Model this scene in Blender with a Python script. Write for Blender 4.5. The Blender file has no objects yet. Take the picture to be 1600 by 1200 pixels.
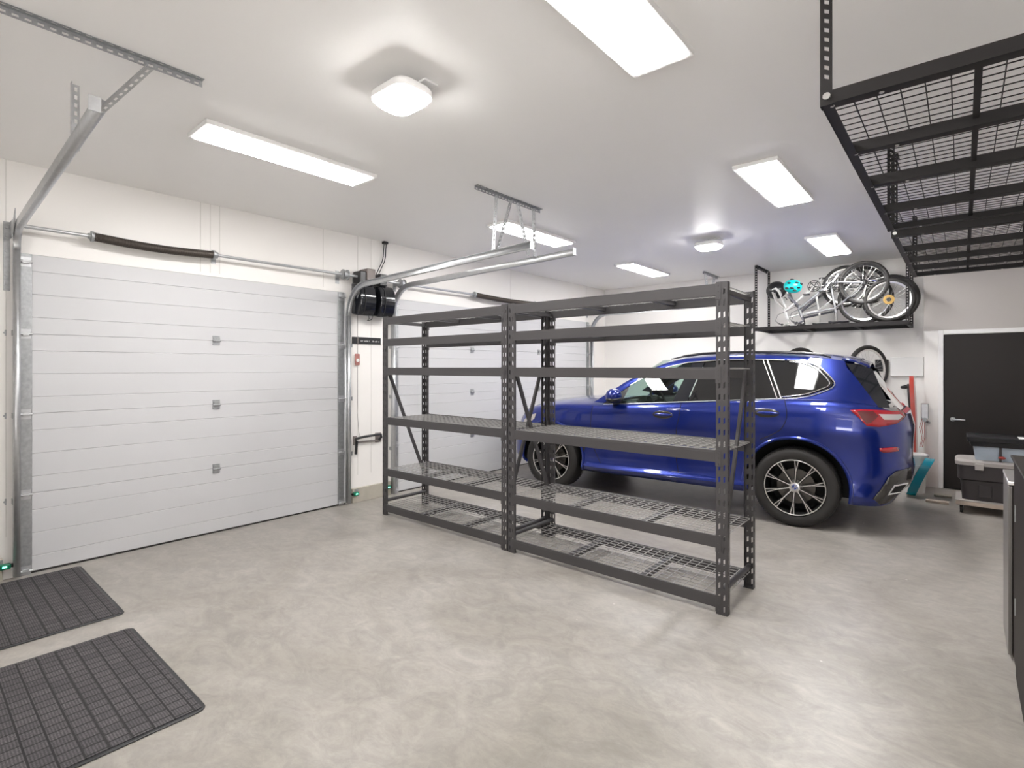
import bpy, bmesh, math, random
from mathutils import Vector, Matrix
from mathutils.geometry import delaunay_2d_cdt
random.seed(7)
PI = math.pi
scn = bpy.context.scene
COL = scn.collection
V = Vector

# ------------------------------------------------------------------ materials
def mat(name, col, rough=.5, metal=0, coat=0, noise=None, bump=None, spec=None, coat_rough=.03):
    m = bpy.data.materials.new(name); m.use_nodes = True
    nt = m.node_tree; b = nt.nodes['Principled BSDF']
    b.inputs['Base Color'].default_value = (*col, 1)
    b.inputs['Roughness'].default_value = rough
    b.inputs['Metallic'].default_value = metal
    b.inputs['Coat Weight'].default_value = coat
    b.inputs['Coat Roughness'].default_value = coat_rough
    if spec is not None: b.inputs['Specular IOR Level'].default_value = spec
    if noise or bump:
        tc = nt.nodes.new('ShaderNodeTexCoord')
        n = nt.nodes.new('ShaderNodeTexNoise')
        sc, amt = (noise or bump)[:2]
        n.inputs['Scale'].default_value = sc; n.inputs['Detail'].default_value = 6
        nt.links.new(tc.outputs['Object'], n.inputs['Vector'])
        if noise:
            r = nt.nodes.new('ShaderNodeMix'); r.data_type = 'RGBA'
            r.inputs[6].default_value = (*[max(0, c*(1-amt)) for c in col], 1)
            r.inputs[7].default_value = (*[min(1, c*(1+amt)) for c in col], 1)
            nt.links.new(n.outputs['Fac'], r.inputs[0]); nt.links.new(r.outputs[2], b.inputs['Base Color'])
        if bump:
            bp = nt.nodes.new('ShaderNodeBump'); bp.inputs['Strength'].default_value = bump[1]
            bp.inputs['Distance'].default_value = .002
            nt.links.new(n.outputs['Fac'], bp.inputs['Height']); nt.links.new(bp.outputs[0], b.inputs['Normal'])
    return m

def glow(name, col, strength):
    m = bpy.data.materials.new(name); m.use_nodes = True
    b = m.node_tree.nodes['Principled BSDF']
    b.inputs['Base Color'].default_value = (.9, .9, .9, 1)
    b.inputs['Emission Color'].default_value = (*col, 1)
    b.inputs['Emission Strength'].default_value = strength
    return m

def clear_glass(name, tint, gloss=.06):
    m = bpy.data.materials.new(name); m.use_nodes = True
    nt = m.node_tree; nt.nodes.clear()
    o = nt.nodes.new('ShaderNodeOutputMaterial'); mx = nt.nodes.new('ShaderNodeMixShader')
    t = nt.nodes.new('ShaderNodeBsdfTransparent'); g = nt.nodes.new('ShaderNodeBsdfGlossy')
    lw = nt.nodes.new('ShaderNodeLayerWeight'); lw.inputs['Blend'].default_value = .5
    pw = nt.nodes.new('ShaderNodeMath'); pw.operation = 'POWER'; pw.inputs[1].default_value = 4; nt.links.new(lw.outputs['Facing'], pw.inputs[0])
    f = nt.nodes.new('ShaderNodeMath'); f.operation = 'MULTIPLY_ADD'; f.inputs[1].default_value = .6; f.inputs[2].default_value = .045; nt.links.new(pw.outputs[0], f.inputs[0])
    t.inputs['Color'].default_value = (*tint, 1); g.inputs['Roughness'].default_value = .01
    nt.links.new(f.outputs[0], mx.inputs[0]); nt.links.new(t.outputs[0], mx.inputs[1])
    nt.links.new(g.outputs[0], mx.inputs[2]); nt.links.new(mx.outputs[0], o.inputs['Surface'])
    return m

def concrete_floor():
    m = bpy.data.materials.new('polished_concrete'); m.use_nodes = True
    nt = m.node_tree; b = nt.nodes['Principled BSDF']; L = nt.links.new
    tc = nt.nodes.new('ShaderNodeTexCoord')
    n1 = nt.nodes.new('ShaderNodeTexNoise'); n1.inputs['Scale'].default_value = .8; n1.inputs['Detail'].default_value = 8
    n1.inputs['Roughness'].default_value = .62; n1.inputs['Distortion'].default_value = 1.1
    n2 = nt.nodes.new('ShaderNodeTexNoise'); n2.inputs['Scale'].default_value = 4.6; n2.inputs['Detail'].default_value = 8
    n2.inputs['Distortion'].default_value = 1.6; n2.inputs['Roughness'].default_value = .7
    mp = nt.nodes.new('ShaderNodeMapping'); mp.inputs['Scale'].default_value = (.9, 1.35, 1); mp.inputs['Rotation'].default_value = (0, 0, -.55)
    n3 = nt.nodes.new('ShaderNodeTexNoise'); n3.inputs['Scale'].default_value = 60; n3.inputs['Detail'].default_value = 3
    v = nt.nodes.new('ShaderNodeTexVoronoi'); v.inputs['Scale'].default_value = 4
    for n in (n1, n3, v): L(tc.outputs['Object'], n.inputs['Vector'])
    L(tc.outputs['Object'], mp.inputs[0]); L(mp.outputs[0], n2.inputs['Vector'])
    r1 = nt.nodes.new('ShaderNodeValToRGB'); e = r1.color_ramp.elements
    e[0].position = .36; e[0].color = (.310, .284, .252, 1); e[1].position = .64; e[1].color = (.425, .398, .366, 1)
    r2 = nt.nodes.new('ShaderNodeValToRGB'); e = r2.color_ramp.elements
    e[0].position = .38; e[0].color = (.79, .79, .795, 1); e[1].position = .62; e[1].color = (1, 1, 1, 1)
    L(n1.outputs['Fac'], r1.inputs[0]); L(n2.outputs['Fac'], r2.inputs[0])
    mx = nt.nodes.new('ShaderNodeMix'); mx.data_type = 'RGBA'; mx.blend_type = 'MULTIPLY'; mx.inputs[0].default_value = 1
    L(r1.outputs[0], mx.inputs[6]); L(r2.outputs[0], mx.inputs[7])
    r3 = nt.nodes.new('ShaderNodeValToRGB'); e = r3.color_ramp.elements      # pale flecks of paint
    e[0].position = .03; e[0].color = (.3, .3, .3, 1); e[1].position = .042; e[1].color = (0, 0, 0, 1)
    L(v.outputs['Distance'], r3.inputs[0])
    ad = nt.nodes.new('ShaderNodeMix'); ad.data_type = 'RGBA'; ad.blend_type = 'ADD'; ad.inputs[0].default_value = .8
    L(mx.outputs[2], ad.inputs[6]); L(r3.outputs[0], ad.inputs[7])
    n4 = nt.nodes.new('ShaderNodeTexNoise'); n4.inputs['Scale'].default_value = .9; n4.inputs['W' if False else 'Detail'].default_value = 2
    mp4 = nt.nodes.new('ShaderNodeMapping'); mp4.inputs['Location'].default_value = (3.1, 7.7, 0); L(tc.outputs['Object'], mp4.inputs[0]); L(mp4.outputs[0], n4.inputs['Vector'])
    th = nt.nodes.new('ShaderNodeMapRange'); th.inputs[1].default_value = .54; th.inputs[2].default_value = .6; L(n4.outputs['Fac'], th.inputs[0])
    ml = nt.nodes.new('ShaderNodeMath'); ml.operation = 'MULTIPLY'; ml.inputs[1].default_value = .9; L(th.outputs[0], ml.inputs[0]); L(ml.outputs[0], ad.inputs[0])
    n5 = nt.nodes.new('ShaderNodeTexNoise'); n5.inputs['Scale'].default_value = 17; n5.inputs['Detail'].default_value = 9; n5.inputs['Distortion'].default_value = 1.2; n5.inputs['Roughness'].default_value = .75
    L(mp.outputs[0], n5.inputs['Vector'])
    r5 = nt.nodes.new('ShaderNodeMapRange'); r5.inputs[1].default_value = .3; r5.inputs[2].default_value = .7; r5.inputs[3].default_value = .90; r5.inputs[4].default_value = 1.08; L(n5.outputs['Fac'], r5.inputs[0])
    m5 = nt.nodes.new('ShaderNodeMix'); m5.data_type = 'RGBA'; m5.blend_type = 'MULTIPLY'; m5.inputs[0].default_value = 1
    L(ad.outputs[2], m5.inputs[6]); L(r5.outputs[0], m5.inputs[7]); L(m5.outputs[2], b.inputs['Base Color'])
    rr = nt.nodes.new('ShaderNodeMapRange'); rr.inputs[3].default_value = .27; rr.inputs[4].default_value = .48
    L(n2.outputs['Fac'], rr.inputs[0]); L(rr.outputs[0], b.inputs['Roughness'])
    bp = nt.nodes.new('ShaderNodeBump'); bp.inputs['Strength'].default_value = .05; bp.inputs['Distance'].default_value = .002
    L(n3.outputs['Fac'], bp.inputs['Height']); L(bp.outputs[0], b.inputs['Normal'])
    return m

def rubber_mat():
    m = bpy.data.materials.new('ribbed_rubber'); m.use_nodes = True
    nt = m.node_tree; b = nt.nodes['Principled BSDF']; L = nt.links.new
    tc = nt.nodes.new('ShaderNodeTexCoord')
    mp = nt.nodes.new('ShaderNodeMapping'); mp.inputs['Location'].default_value = (.01, .02, 0)
    br = nt.nodes.new('ShaderNodeTexBrick'); br.offset = .5; br.inputs['Scale'].default_value = 1
    br.inputs['Brick Width'].default_value = .060; br.inputs['Row Height'].default_value = .075
    br.inputs['Mortar Size'].default_value = .0045; br.inputs['Mortar Smooth'].default_value = .25
    br.inputs['Color1'].default_value = (.072, .066, .070, 1); br.inputs['Color2'].default_value = (.050, .046, .050, 1)
    br.inputs['Mortar'].default_value = (.012, .011, .012, 1)
    wv = nt.nodes.new('ShaderNodeTexWave'); wv.inputs['Scale'].default_value = 30; wv.bands_direction = 'Y'
    wv.inputs['Distortion'].default_value = .6
    ns = nt.nodes.new('ShaderNodeTexNoise'); ns.inputs['Scale'].default_value = 180
    L(tc.outputs['Object'], mp.inputs[0]); L(mp.outputs[0], br.inputs['Vector']); L(tc.outputs['Object'], wv.inputs['Vector'])
    L(tc.outputs['Object'], ns.inputs['Vector'])
    mr = nt.nodes.new('ShaderNodeMapRange'); mr.inputs[3].default_value = .62; mr.inputs[4].default_value = 1.35
    L(wv.outputs['Fac'], mr.inputs[0])
    mx = nt.nodes.new('ShaderNodeMix'); mx.data_type = 'RGBA'; mx.blend_type = 'MULTIPLY'; mx.inputs[0].default_value = 1
    L(br.outputs['Color'], mx.inputs[6]); L(mr.outputs[0], mx.inputs[7])
    mr2 = nt.nodes.new('ShaderNodeMapRange'); mr2.inputs[1].default_value = .35; mr2.inputs[2].default_value = .7; mr2.inputs[3].default_value = .7; mr2.inputs[4].default_value = 1.5
    L(ns.outputs['Fac'], mr2.inputs[0])
    mx2 = nt.nodes.new('ShaderNodeMix'); mx2.data_type = 'RGBA'; mx2.blend_type = 'MULTIPLY'; mx2.inputs[0].default_value = 1
    L(mx.outputs[2], mx2.inputs[6]); L(mr2.outputs[0], mx2.inputs[7]); L(mx2.outputs[2], b.inputs['Base Color'])
    b.inputs['Roughness'].default_value = .75
    iv = nt.nodes.new('ShaderNodeMath'); iv.operation = 'SUBTRACT'; iv.inputs[0].default_value = 1
    L(br.outputs['Fac'], iv.inputs[1])
    bp = nt.nodes.new('ShaderNodeBump'); bp.inputs['Strength'].default_value = .6; bp.inputs['Distance'].default_value = .004
    L(iv.outputs[0], bp.inputs['Height']); L(bp.outputs[0], b.inputs['Normal'])
    return m

M = dict(
    floor=concrete_floor(), rubber=rubber_mat(),
    wall=mat('white_wall_panel', (.82, .795, .77), .45, noise=(1.5, .015)),
    wallgrey=mat('grey_painted_wall', (.47, .44, .42), .6),
    ceil=mat('white_ceiling', (.93, .915, .90), .5, noise=(1.2, .02)),
    door=mat('white_door_skin', (.56, .558, .572), .42, bump=(90, .06)),
    seam=mat('seam_line', (.70, .68, .65), .6),
    galv=mat('galvanised_steel', (.56, .57, .585), .38, .85, noise=(28, .16)),
    galvd=mat('weathered_galvanised_steel', (.40, .41, .42), .45, .8, noise=(40, .3)),
    spring=mat('oily_spring_steel', (.085, .07, .06), .5, .5, bump=(120, .3)),
    char=mat('charcoal_powder_coat', (.062, .058, .060), .42, .15, bump=(400, .1)),
    wire=mat('grey_zinc_wire', (.46, .45, .44), .38, .5),
    rackb=mat('black_powder_coat', (.013, .011, .011), .5, 0, spec=.25),
    black=mat('black_plastic', (.016, .016, .018), .35),
    blackgloss=mat('glossy_black_plastic', (.012, .013, .017), .1, 0, .4),
    rubberblk=mat('tyre_rubber', (.022, .020, .019), .7),
    dark=mat('dark_cavity', (.008, .008, .008), .8),
    led=glow('lit_diffuser', (1, .985, .965), 52), ledf=glow('lit_flood_lens', (1, .985, .96), 72),
    white=mat('white_enamel', (.82, .81, .80), .4),
    conc=mat('raw_concrete', (.42, .39, .33), .8, noise=(6, .25), bump=(40, .4)),
    blue=mat('blue_metallic_paint', (.002, .017, .20), .28, .55, 1.0, coat_rough=.015),
    tint=mat('dark_tinted_glass', (.008, .008, .008), .03, 0, 1.0, coat_rough=.0),
    glass=clear_glass('greenish_clear_glass', (.66, .80, .75)),
    chrome=mat('bright_chrome', (.86, .86, .86), .12, 1),
    satin=mat('satin_aluminium', (.78, .76, .74), .28, .9),
    gloss_dark=mat('dark_grey_bumper', (.035, .032, .03), .22, 0, .5),
    alloyd=mat('dark_alloy', (.03, .03, .03), .3, .5),
    disc=mat('brake_disc', (.14, .13, .12), .4, .9),
    seat=mat('dark_leather', (.02, .019, .018), .5),
    redl=mat('red_lens', (.34, .003, .012), .08, 0, 1),
    redd=mat('deep_red_lens', (.10, .002, .006), .08, 0, 1),
    whl=mat('clear_lens', (.50, .46, .46), .1, 0, 1),
    plastic=mat('grey_trim_plastic', (.22, .19, .18), .55),
    red=mat('red_plastic', (.36, .04, .028), .3, 0, .4),
    tagred=mat('faded_red_tag', (.36, .15, .13), .5), orange=mat('orange_tube', (.80, .13, .02), .4),
    teal=mat('teal_plastic', (.0, .22, .31), .2, 0, .6),
    aqua=mat('turquoise_helmet_shell', (.0, .62, .62), .3, 0, .3),
    silver=mat('silver_frame_paint', (.62, .60, .58), .3, .3, .4),
    whitep=mat('white_frame_paint', (.80, .79, .77), .25, 0, .5),
    midgrey=mat('grey_frame_paint', (.26, .26, .27), .3, .3, .4), greyp=mat('dark_grey_frame_paint', (.10, .10, .12), .3, .2, .5),
    gold=mat('gold_brake_disc', (.30, .19, .06), .4, .6),
    steel=mat('bright_steel', (.55, .54, .53), .3, 1),
    toteb=mat('charcoal_tote_plastic', (.040, .034, .035), .5),
    totel=mat('grey_tote_lid', (.40, .37, .35), .55),
    cleart=mat('cloudy_clear_plastic', (.42, .48, .55), .25, 0, .3, noise=(9, .2)),
    wood=mat('worn_plywood', (.48, .40, .33), .7, noise=(12, .25)),
    doorblk=mat('black_door_paint', (.018, .0145, .0135), .5, spec=.3),
    cab=mat('brown_black_cabinet_enamel', (.022, .017, .014), .6, 0, 0, spec=.2),
    cabf=mat('grey_cabinet_front', (.20, .185, .175), .35, .3),
    green=mat('green_sensor_case', (.0, .13, .07), .35),
    greenled=glow('green_indicator', (.1, 1, .6), 3),
    paper=mat('white_paper', (.85, .85, .84), .8),
    bluecap=mat('blue_enamel', (.03, .07, .35), .3),
)

# ------------------------------------------------------------------ mesh builder
class MB:
    def __init__(s): s.v = []; s.f = []
    def add(s, vs, fs):
        o = len(s.v); s.v += [tuple(p) for p in vs]; s.f += [tuple(i+o for i in f) for f in fs]; return s
    def box(s, a, b):
        x0, y0, z0 = [min(p, q) for p, q in zip(a, b)]; x1, y1, z1 = [max(p, q) for p, q in zip(a, b)]
        return s.add([(x0,y0,z0),(x1,y0,z0),(x1,y1,z0),(x0,y1,z0),(x0,y0,z1),(x1,y0,z1),(x1,y1,z1),(x0,y1,z1)],
            [(0,3,2,1),(4,5,6,7),(0,1,5,4),(1,2,6,5),(2,3,7,6),(3,0,4,7)])
    def bar(s, p, q, w, h, up=(0,0,1)):
        p, q = V(p), V(q); d = (q-p).normalized(); up = V(up)
        if abs(d.dot(up)) > .98: up = V((1,0,0))
        x = d.cross(up).normalized(); y = x.cross(d).normalized()
        vs = []
        for c in (p, q):
            for a, b in ((-1,-1),(1,-1),(1,1),(-1,1)): vs.append(c + x*a*w/2 + y*b*h/2)
        return s.add(vs, [(3,2,1,0),(4,5,6,7),(0,1,5,4),(1,2,6,5),(2,3,7,6),(3,0,4,7)])
    def tube(s, pts, r, n=8, closed=False, rads=None):
        pts = [V(p) for p in pts]; N = len(pts); vs = []; prev = None
        for i, p in enumerate(pts):
            if closed: d = pts[(i+1) % N] - pts[i-1]
            else: d = pts[min(i+1, N-1)] - pts[max(i-1, 0)]
            d = d.normalized() if d.length > 1e-9 else V((0,0,1))
            if prev is None:
                a = V((0,0,1)) if abs(d.z) < .9 else V((1,0,0)); x = d.cross(a).normalized()
            else:
                x = prev - d*prev.dot(d); x = x.normalized() if x.length > 1e-6 else d.orthogonal().normalized()
            prev = x; y = d.cross(x); rr = rads[i] if rads else r
            for k in range(n):
                a = 2*PI*k/n; vs.append(p + x*math.cos(a)*rr + y*math.sin(a)*rr)
        fs = []
        for i in range(N if closed else N-1):
            j = (i+1) % N
            for k in range(n): l = (k+1) % n; fs.append((i*n+k, i*n+l, j*n+l, j*n+k))
        if not closed: fs += [tuple(range(n))[::-1], tuple(range((N-1)*n, N*n))]
        return s.add(vs, fs)
    def lathe(s, prof, o=(0,0,0), ax=(0,0,1), n=32, closed=False, a0=0, a1=2*PI):
        o, ax = V(o), V(ax).normalized(); x = ax.orthogonal().normalized(); y = ax.cross(x)
        full = abs(a1-a0-2*PI) < 1e-6; m = n if full else n+1; vs = []
        for k in range(m):
            a = a0+(a1-a0)*k/n; d = x*math.cos(a)+y*math.sin(a)
            for r, z in prof: vs.append(o + d*r + ax*z)
        P = len(prof); fs = []
        for k in range(n):
            j = (k+1) % m
            for i in range(P if closed else P-1):
                i2 = (i+1) % P; fs.append((k*P+i, j*P+i, j*P+i2, k*P+i2))
        return s.add(vs, fs)
    def cyl(s, p, q, r, n=16, r2=None):
        p, q = V(p), V(q); L = (q-p).length; r2 = r if r2 is None else r2
        return s.lathe([(0,0),(r,0),(r2,L),(0,L)], p, q-p, n)
    def torus(s, c, ax, R, r, n=40, m=8, sx=1):
        pr = [(R+r*math.cos(2*PI*k/m), r*sx*math.sin(2*PI*k/m)) for k in range(m)]
        return s.lathe(pr, c, ax, n, closed=True)
    def sphere(s, c, r, n=14, m=8, sc=(1,1,1)):
        o = len(s.v); s.lathe([(r*math.sin(PI*k/m), -r*math.cos(PI*k/m)) for k in range(m+1)], (0,0,0), (0,0,1), n)
        for i in range(o, len(s.v)): p = s.v[i]; s.v[i] = (c[0]+p[0]*sc[0], c[1]+p[1]*sc[1], c[2]+p[2]*sc[2])
        return s
    def sheet(s, rows):
        n = len(rows[0]); vs = [p for r in rows for p in r]
        return s.add(vs, [(i*n+j, i*n+j+1, (i+1)*n+j+1, (i+1)*n+j) for i in range(len(rows)-1) for j in range(n-1)])
    def prism(s, poly, ext):
        n = len(poly); e = V(ext)
        return s.add([V(p) for p in poly] + [V(p)+e for p in poly],
            [tuple(range(n))[::-1], tuple(range(n, 2*n))] + [(i, (i+1) % n, n+(i+1) % n, n+i) for i in range(n)])
    def perf(s, o, u, v, L, w, cols, pitch, hl, start=.02, skew=0):
        """flat strip of sheet steel with real slots; u = length dir, v = width dir"""
        o, u, v = V(o), V(u).normalized(), V(v).normalized()
        cs = [0] + [c for ab in cols for c in ab] + [w]
        zs = [0]; z = start
        while z+hl < L-.004: zs += [z, z+hl]; z += pitch
        zs.append(L)
        grid = [[o + u*min(L, max(0, zz + (skew*(1 if i % 2 else -1) if 0 < k < len(zs)-1 and 0 < i < len(cs)-1 else 0))) + v*c for i, c in enumerate(cs)] for k, zz in enumerate(zs)]
        n = len(cs); b = len(s.v); s.v += [tuple(p) for r in grid for p in r]
        for k in range(len(zs)-1):
            for i in range(n-1):
                if k % 2 == 1 and i % 2 == 1: continue
                s.f.append((b+k*n+i, b+k*n+i+1, b+(k+1)*n+i+1, b+(k+1)*n+i))
        return s
    def xf(s, mtx):
        s.v = [tuple(mtx @ V(p)) for p in s.v]; return s
    def build(s, name, m, parent=None, ang=40, bevel=0, solid=0, world=True, recalc=True):
        off = V((0,0,0)); p = parent
        while p is not None and world: off += p.location; p = p.parent
        me = bpy.data.meshes.new(name)
        me.from_pydata([tuple(V(q)-off) for q in s.v], [], s.f)
        if recalc:
            bm = bmesh.new(); bm.from_mesh(me); bmesh.ops.recalc_face_normals(bm, faces=bm.faces); bm.to_mesh(me); bm.free()
        me.materials.append(M[m] if isinstance(m, str) else m)
        if ang:
            me.polygons.foreach_set('use_smooth', [True]*len(me.polygons)); me.set_sharp_from_angle(angle=math.radians(ang))
        o = bpy.data.objects.new(name, me); COL.objects.link(o)
        if parent is not None: o.parent = parent
        if bevel:
            b = o.modifiers.new('edge', 'BEVEL'); b.width = bevel; b.segments = 2; b.limit_method = 'ANGLE'; b.angle_limit = math.radians(40)
        if solid:
            b = o.modifiers.new('gauge', 'SOLIDIFY'); b.thickness = solid; b.offset = 0
        return o

def tag(o, label=None, cat=None, group=None, kind=None):
    if label: o['label'] = label
    if cat: o['category'] = cat
    if group: o['group'] = group
    if kind: o['kind'] = kind
    return o
def thing(name, label, cat, loc=(0,0,0), rz=0, group=None):
    o = bpy.data.objects.new(name, None); COL.objects.link(o); o.empty_display_size = .1
    o.location = loc; o.rotation_euler = (0, 0, rz)
    return tag(o, label, cat, group)
KIDS = {}
def copy_tree(o, parent=None):
    kids = [c for c in bpy.data.objects if c.parent == o]
    c = o.copy(); COL.objects.link(c)
    if parent is not None: c.parent = parent
    for k in kids: copy_tree(k, c)
    return c
def struct(name, mb, m, parent=None, **k):
    o = mb.build(name, m, parent, **k)
    if parent is None: o['kind'] = 'structure'
    return o

# ------------------------------------------------------------------ room
CZ = 2.98; XR = 6.3; YN = -3.4; YF = 8.8; YJ = 8.5; XJ = 4.805
DA = (.57, 3.25); DB = (3.86, 8.25); DH = 2.33           # the two overhead doors in the left wall (x = 0)
struct('floor', MB().box((-.4, YN, -.12), (XR, YF, 0)), 'floor', ang=0)
struct('ceiling', MB().box((-.4, YN, CZ), (XR, YF, CZ+.12)), 'ceil', ang=0)
w = MB()
for a, b, z0, z1 in ((YN, DA[0], 0, CZ), (DA[1], DB[0], 0, CZ), (DB[1], YF, 0, CZ), (DA[0], DA[1], DH, CZ), (DB[0], DB[1], DH, CZ)):
    w.box((-.2, a, z0), (0, b, z1))
struct('wall_left', w, 'wall', ang=0)
struct('wall_far', MB().box((-.2, YF, 0), (XR, YF+.15, CZ)).box((XJ, YJ, 0), (4.985, YF, CZ)).box((4.985, YJ, 1.915), (5.93, YF, CZ)).box((5.93, YJ, 0), (XR, YF, CZ)), 'wall', ang=0)
struct('wall_right', MB().box((XR, YN, 0), (XR+.15, YF, CZ)), 'wall', ang=0)
# wall behind the camera; opening at its right end added for fill light
struct('wall_near', MB().box((-.2, YN-.15, 0), (5.0, YN, CZ)).box((5.0, YN-.15, 2.6), (XR, YN, CZ)), 'wall', ang=0)
# grey upper panel over the black door
struct('trim_1', MB().box((XJ-.003, YJ-.012, 1.972), (XR-.001, YJ-.0005, CZ-.001)), 'wallgrey', ang=0)
# door casing
struct('trim_2', MB().box((4.945, YJ-.018, 0.001), (4.995, YJ-.0005, 1.97)).box((4.995, YJ-.018, 1.92), (5.97, YJ-.0005, 1.97)).box((5.925, YJ-.018, 0.001), (5.97, YJ-.0005, 1.92)), 'white', ang=0, bevel=.004)
# wall-panel seams and joint cover strips
sm = MB()
for y in (1.79, 1.87, 1.95, 2.978, 3.40, 3.578, 6.045, 8.14, .53):
    z0 = DH+.03 if (DA[0] < y < DA[1] or DB[0] < y < DB[1]) else .3
    sm.box((.0003, y-.003, z0), (.003, y+.003, CZ-.001))
struct('trim_3', sm, 'seam', ang=0)
# concrete curb along the foot of the left wall
struct('baseboard_left', MB().box((.0005, DA[1]+.06, .0005), (.035, DB[0]-.03, .16)).box((.0005, YN+.01, .0005), (.035, DA[0]-.06, .16)), 'conc', bevel=.004)
# black personnel door in the far wall
d3 = struct('door_3', MB().box((4.996, YJ+.005, .006), (5.924, YJ+.045, 1.916)), 'doorblk', bevel=.003)
h = MB().cyl((5.085, YJ+.005, .868), (5.085, YJ-.012, .868), .026).tube([(5.085, YJ-.01, .868), (5.085, YJ-.05, .868), (5.10, YJ-.055, .868), (5.20, YJ-.055, .866)], .009)
h.build('lever_handle', 'galvd', d3)

# overhead doors ---------------------------------------------------
def overhead_door(name, y0, y1, hinges):
    SH = DH/4; prof = [(-.045, .012)]
    for k in range(4):
        zb = k*SH + .012 if k == 0 else k*SH
        zt = (k+1)*SH if k < 3 else DH+.04
        prof += [(-.012, zb), (-.006, zb+.005)]
        for g in (.21, .5, .79):
            z = k*SH+SH*g; prof += [(-.006, z-.004), (-.0105, z), (-.006, z+.004)]
        prof += [(-.006, zt-.005), (-.012, zt)]
    prof += [(-.045, DH+.04)]
    mb = MB().sheet([[(x-.0, y, z) for x, z in prof] for y in (y0-.03, y1+.03)])
    mb.prism([(x, y0-.03, z) for x, z in prof], (0, -.001, 0)).prism([(x, y1+.03, z) for x, z in prof], (0, .001, 0))
    mb.sheet([[(-.045, y, z) for z in (.012, DH+.04)] for y in (y0-.03, y1+.03)])
    d = struct(name, mb, 'door', ang=25)
    MB().box((-.05, y0-.02, .0005), (-.008, y1+.02, .013)).build('bottom_seal', 'rubberblk', d)
    for yy in (y0+.062, y1-.062):                 # galvanised end stiles
        MB().box((-.0055, yy-.036, .02), (.006, yy+.036, DH)).build('end_stile', 'galvd', d, bevel=.002)
        for k in range(0, 5):                    # edge hinges with their rollers
            z = [.03, SH, 2*SH, 3*SH, DH-.06][k]; sg = -1 if yy < (y0+y1)/2 else 1
            hb = MB().box((.006, yy-.03, z-.035), (.009, yy+.03, z+.035)).cyl((.022, yy-.036, z), (.022, yy+.036, z), .009, 10)
            hb.tube([(.03, yy-.045, z), (.03, yy+sg*.045, z)], .006, 8)
            hb.box((.009, yy-.018, z-.012), (.03, yy+.018, z+.012))
            hb.build('edge_hinge', 'galv', d)
    for y in hinges:
        for k in (1, 2, 3):
            z = k*SH
            hb = MB().box((-.0055, y-.03, z-.04), (.002, y+.03, z+.045)).cyl((.008, y-.032, z), (.008, y+.032, z), .010, 10).box((.002, y-.026, z-.004), (.014, y+.026, z+.03))
            hb.build('centre_hinge', 'galvd', d, bevel=.001)
    return d
overhead_door('door_1', *DA, (1.921,))
overhead_door('door_2', *DB, (5.226, 6.75))

# tracks -----------------------------------------------------------
def arc_pts(y, xw, z0, zt, R, x1, slope, n=8):
    pts = [(xw, y, z0), (xw, y, zt-R)]
    for k in range(1, n+1):
        a = PI/2*k/n; pts.append((xw+R-R*math.cos(a), y, zt-R+R*math.sin(a)))
    pts.append((x1, y, zt+slope*(x1-xw-R))); return pts
def channel(pts, hw, depth, side):
    """C-section rail following pts in an x-z plane, open towards +-y"""
    mb = MB(); rows = []
    N = len(pts)
    for i, p in enumerate(pts):
        d = (V(pts[min(i+1, N-1)])-V(pts[max(i-1, 0)])).normalized(); n = V((-d.z, 0, d.x))
        c = V(p); s_ = V((0, side, 0))
        rows.append([c+n*hw+s_*depth, c+n*(hw+.004)+s_*depth*.45, c+n*hw, c-n*hw, c-n*(hw+.004)+s_*depth*.45, c-n*hw+s_*depth])
    return mb.sheet(rows)
def door_track(y, side, label, zt, x1, slope, ybr, plate, R=.32):
    t = thing('door_track', label, 'door track', (.06, y, 0))
    pts = arc_pts(y, .055, .02, zt, R, x1, slope)
    channel(pts[:2], .024, .036, -side).build('vertical_rail', 'galv', t, solid=.0025)
    channel(pts[1:], .026, .036, -side).build('curved_overhead_rail', 'galv', t, solid=.0025, ang=50)
    for z in (.55, 1.16, 1.75):
        MB().box((.0005, y-.02+side*.02, z-.022), (.004, y+.02+side*.05, z+.022)).box((.0005, y+side*.001, z-.02), (.055, y+side*.004, z+.02)).cyl((.004, y+side*.04, z), (.010, y+side*.04, z), .008, 8).build('jamb_bracket', 'galvd', t, bevel=.001)
    if plate:
        pl = MB().box((.0005, y+side*.012, 2.05), (.005, y+side*.046, 2.54)).box((.0005, y+side*.008, 2.42), (.11, y+side*.012, 2.54))
        for z in (2.10, 2.16, 2.33, 2.44, 2.50): pl.cyl((.005, y+side*.029, z), (.013, y+side*.029, z), .011, 8)
        pl.prism([(.04, y+side*.006, 2.44), (.14, y+side*.006, 2.53), (.22, y+side*.006, 2.60), (.22, y+side*.006, 2.53), (.09, y+side*.006, 2.42)], (0, side*.005, 0))
        pl.build('header_plate', 'galvd', t, bevel=.001)
    e = pts[-1]
    MB().box((e[0]-.002, y-.022, e[2]-.032), (e[0]+.003, y+.022, e[2]+.032)).build('end_stop', 'galv', t)
    return t
door_track(.562, -1, 'leftmost galvanised door track rising beside the left white door and running up overhead', 2.50, 2.36, .058, 0, True, .16)
door_track(3.262, 1, 'galvanised track at the right edge of the left door, bending over beside the openers', 2.39, 2.60, .032, 0, False)
door_track(3.83, -1, 'galvanised track at the left edge of the door behind the shelving', 2.45, 2.62, .025, 0, False)
door_track(8.27, 1, 'galvanised track at the far edge of the door behind the shelving, near the far corner', 2.46, 2.62, .01, 0, False)

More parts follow.
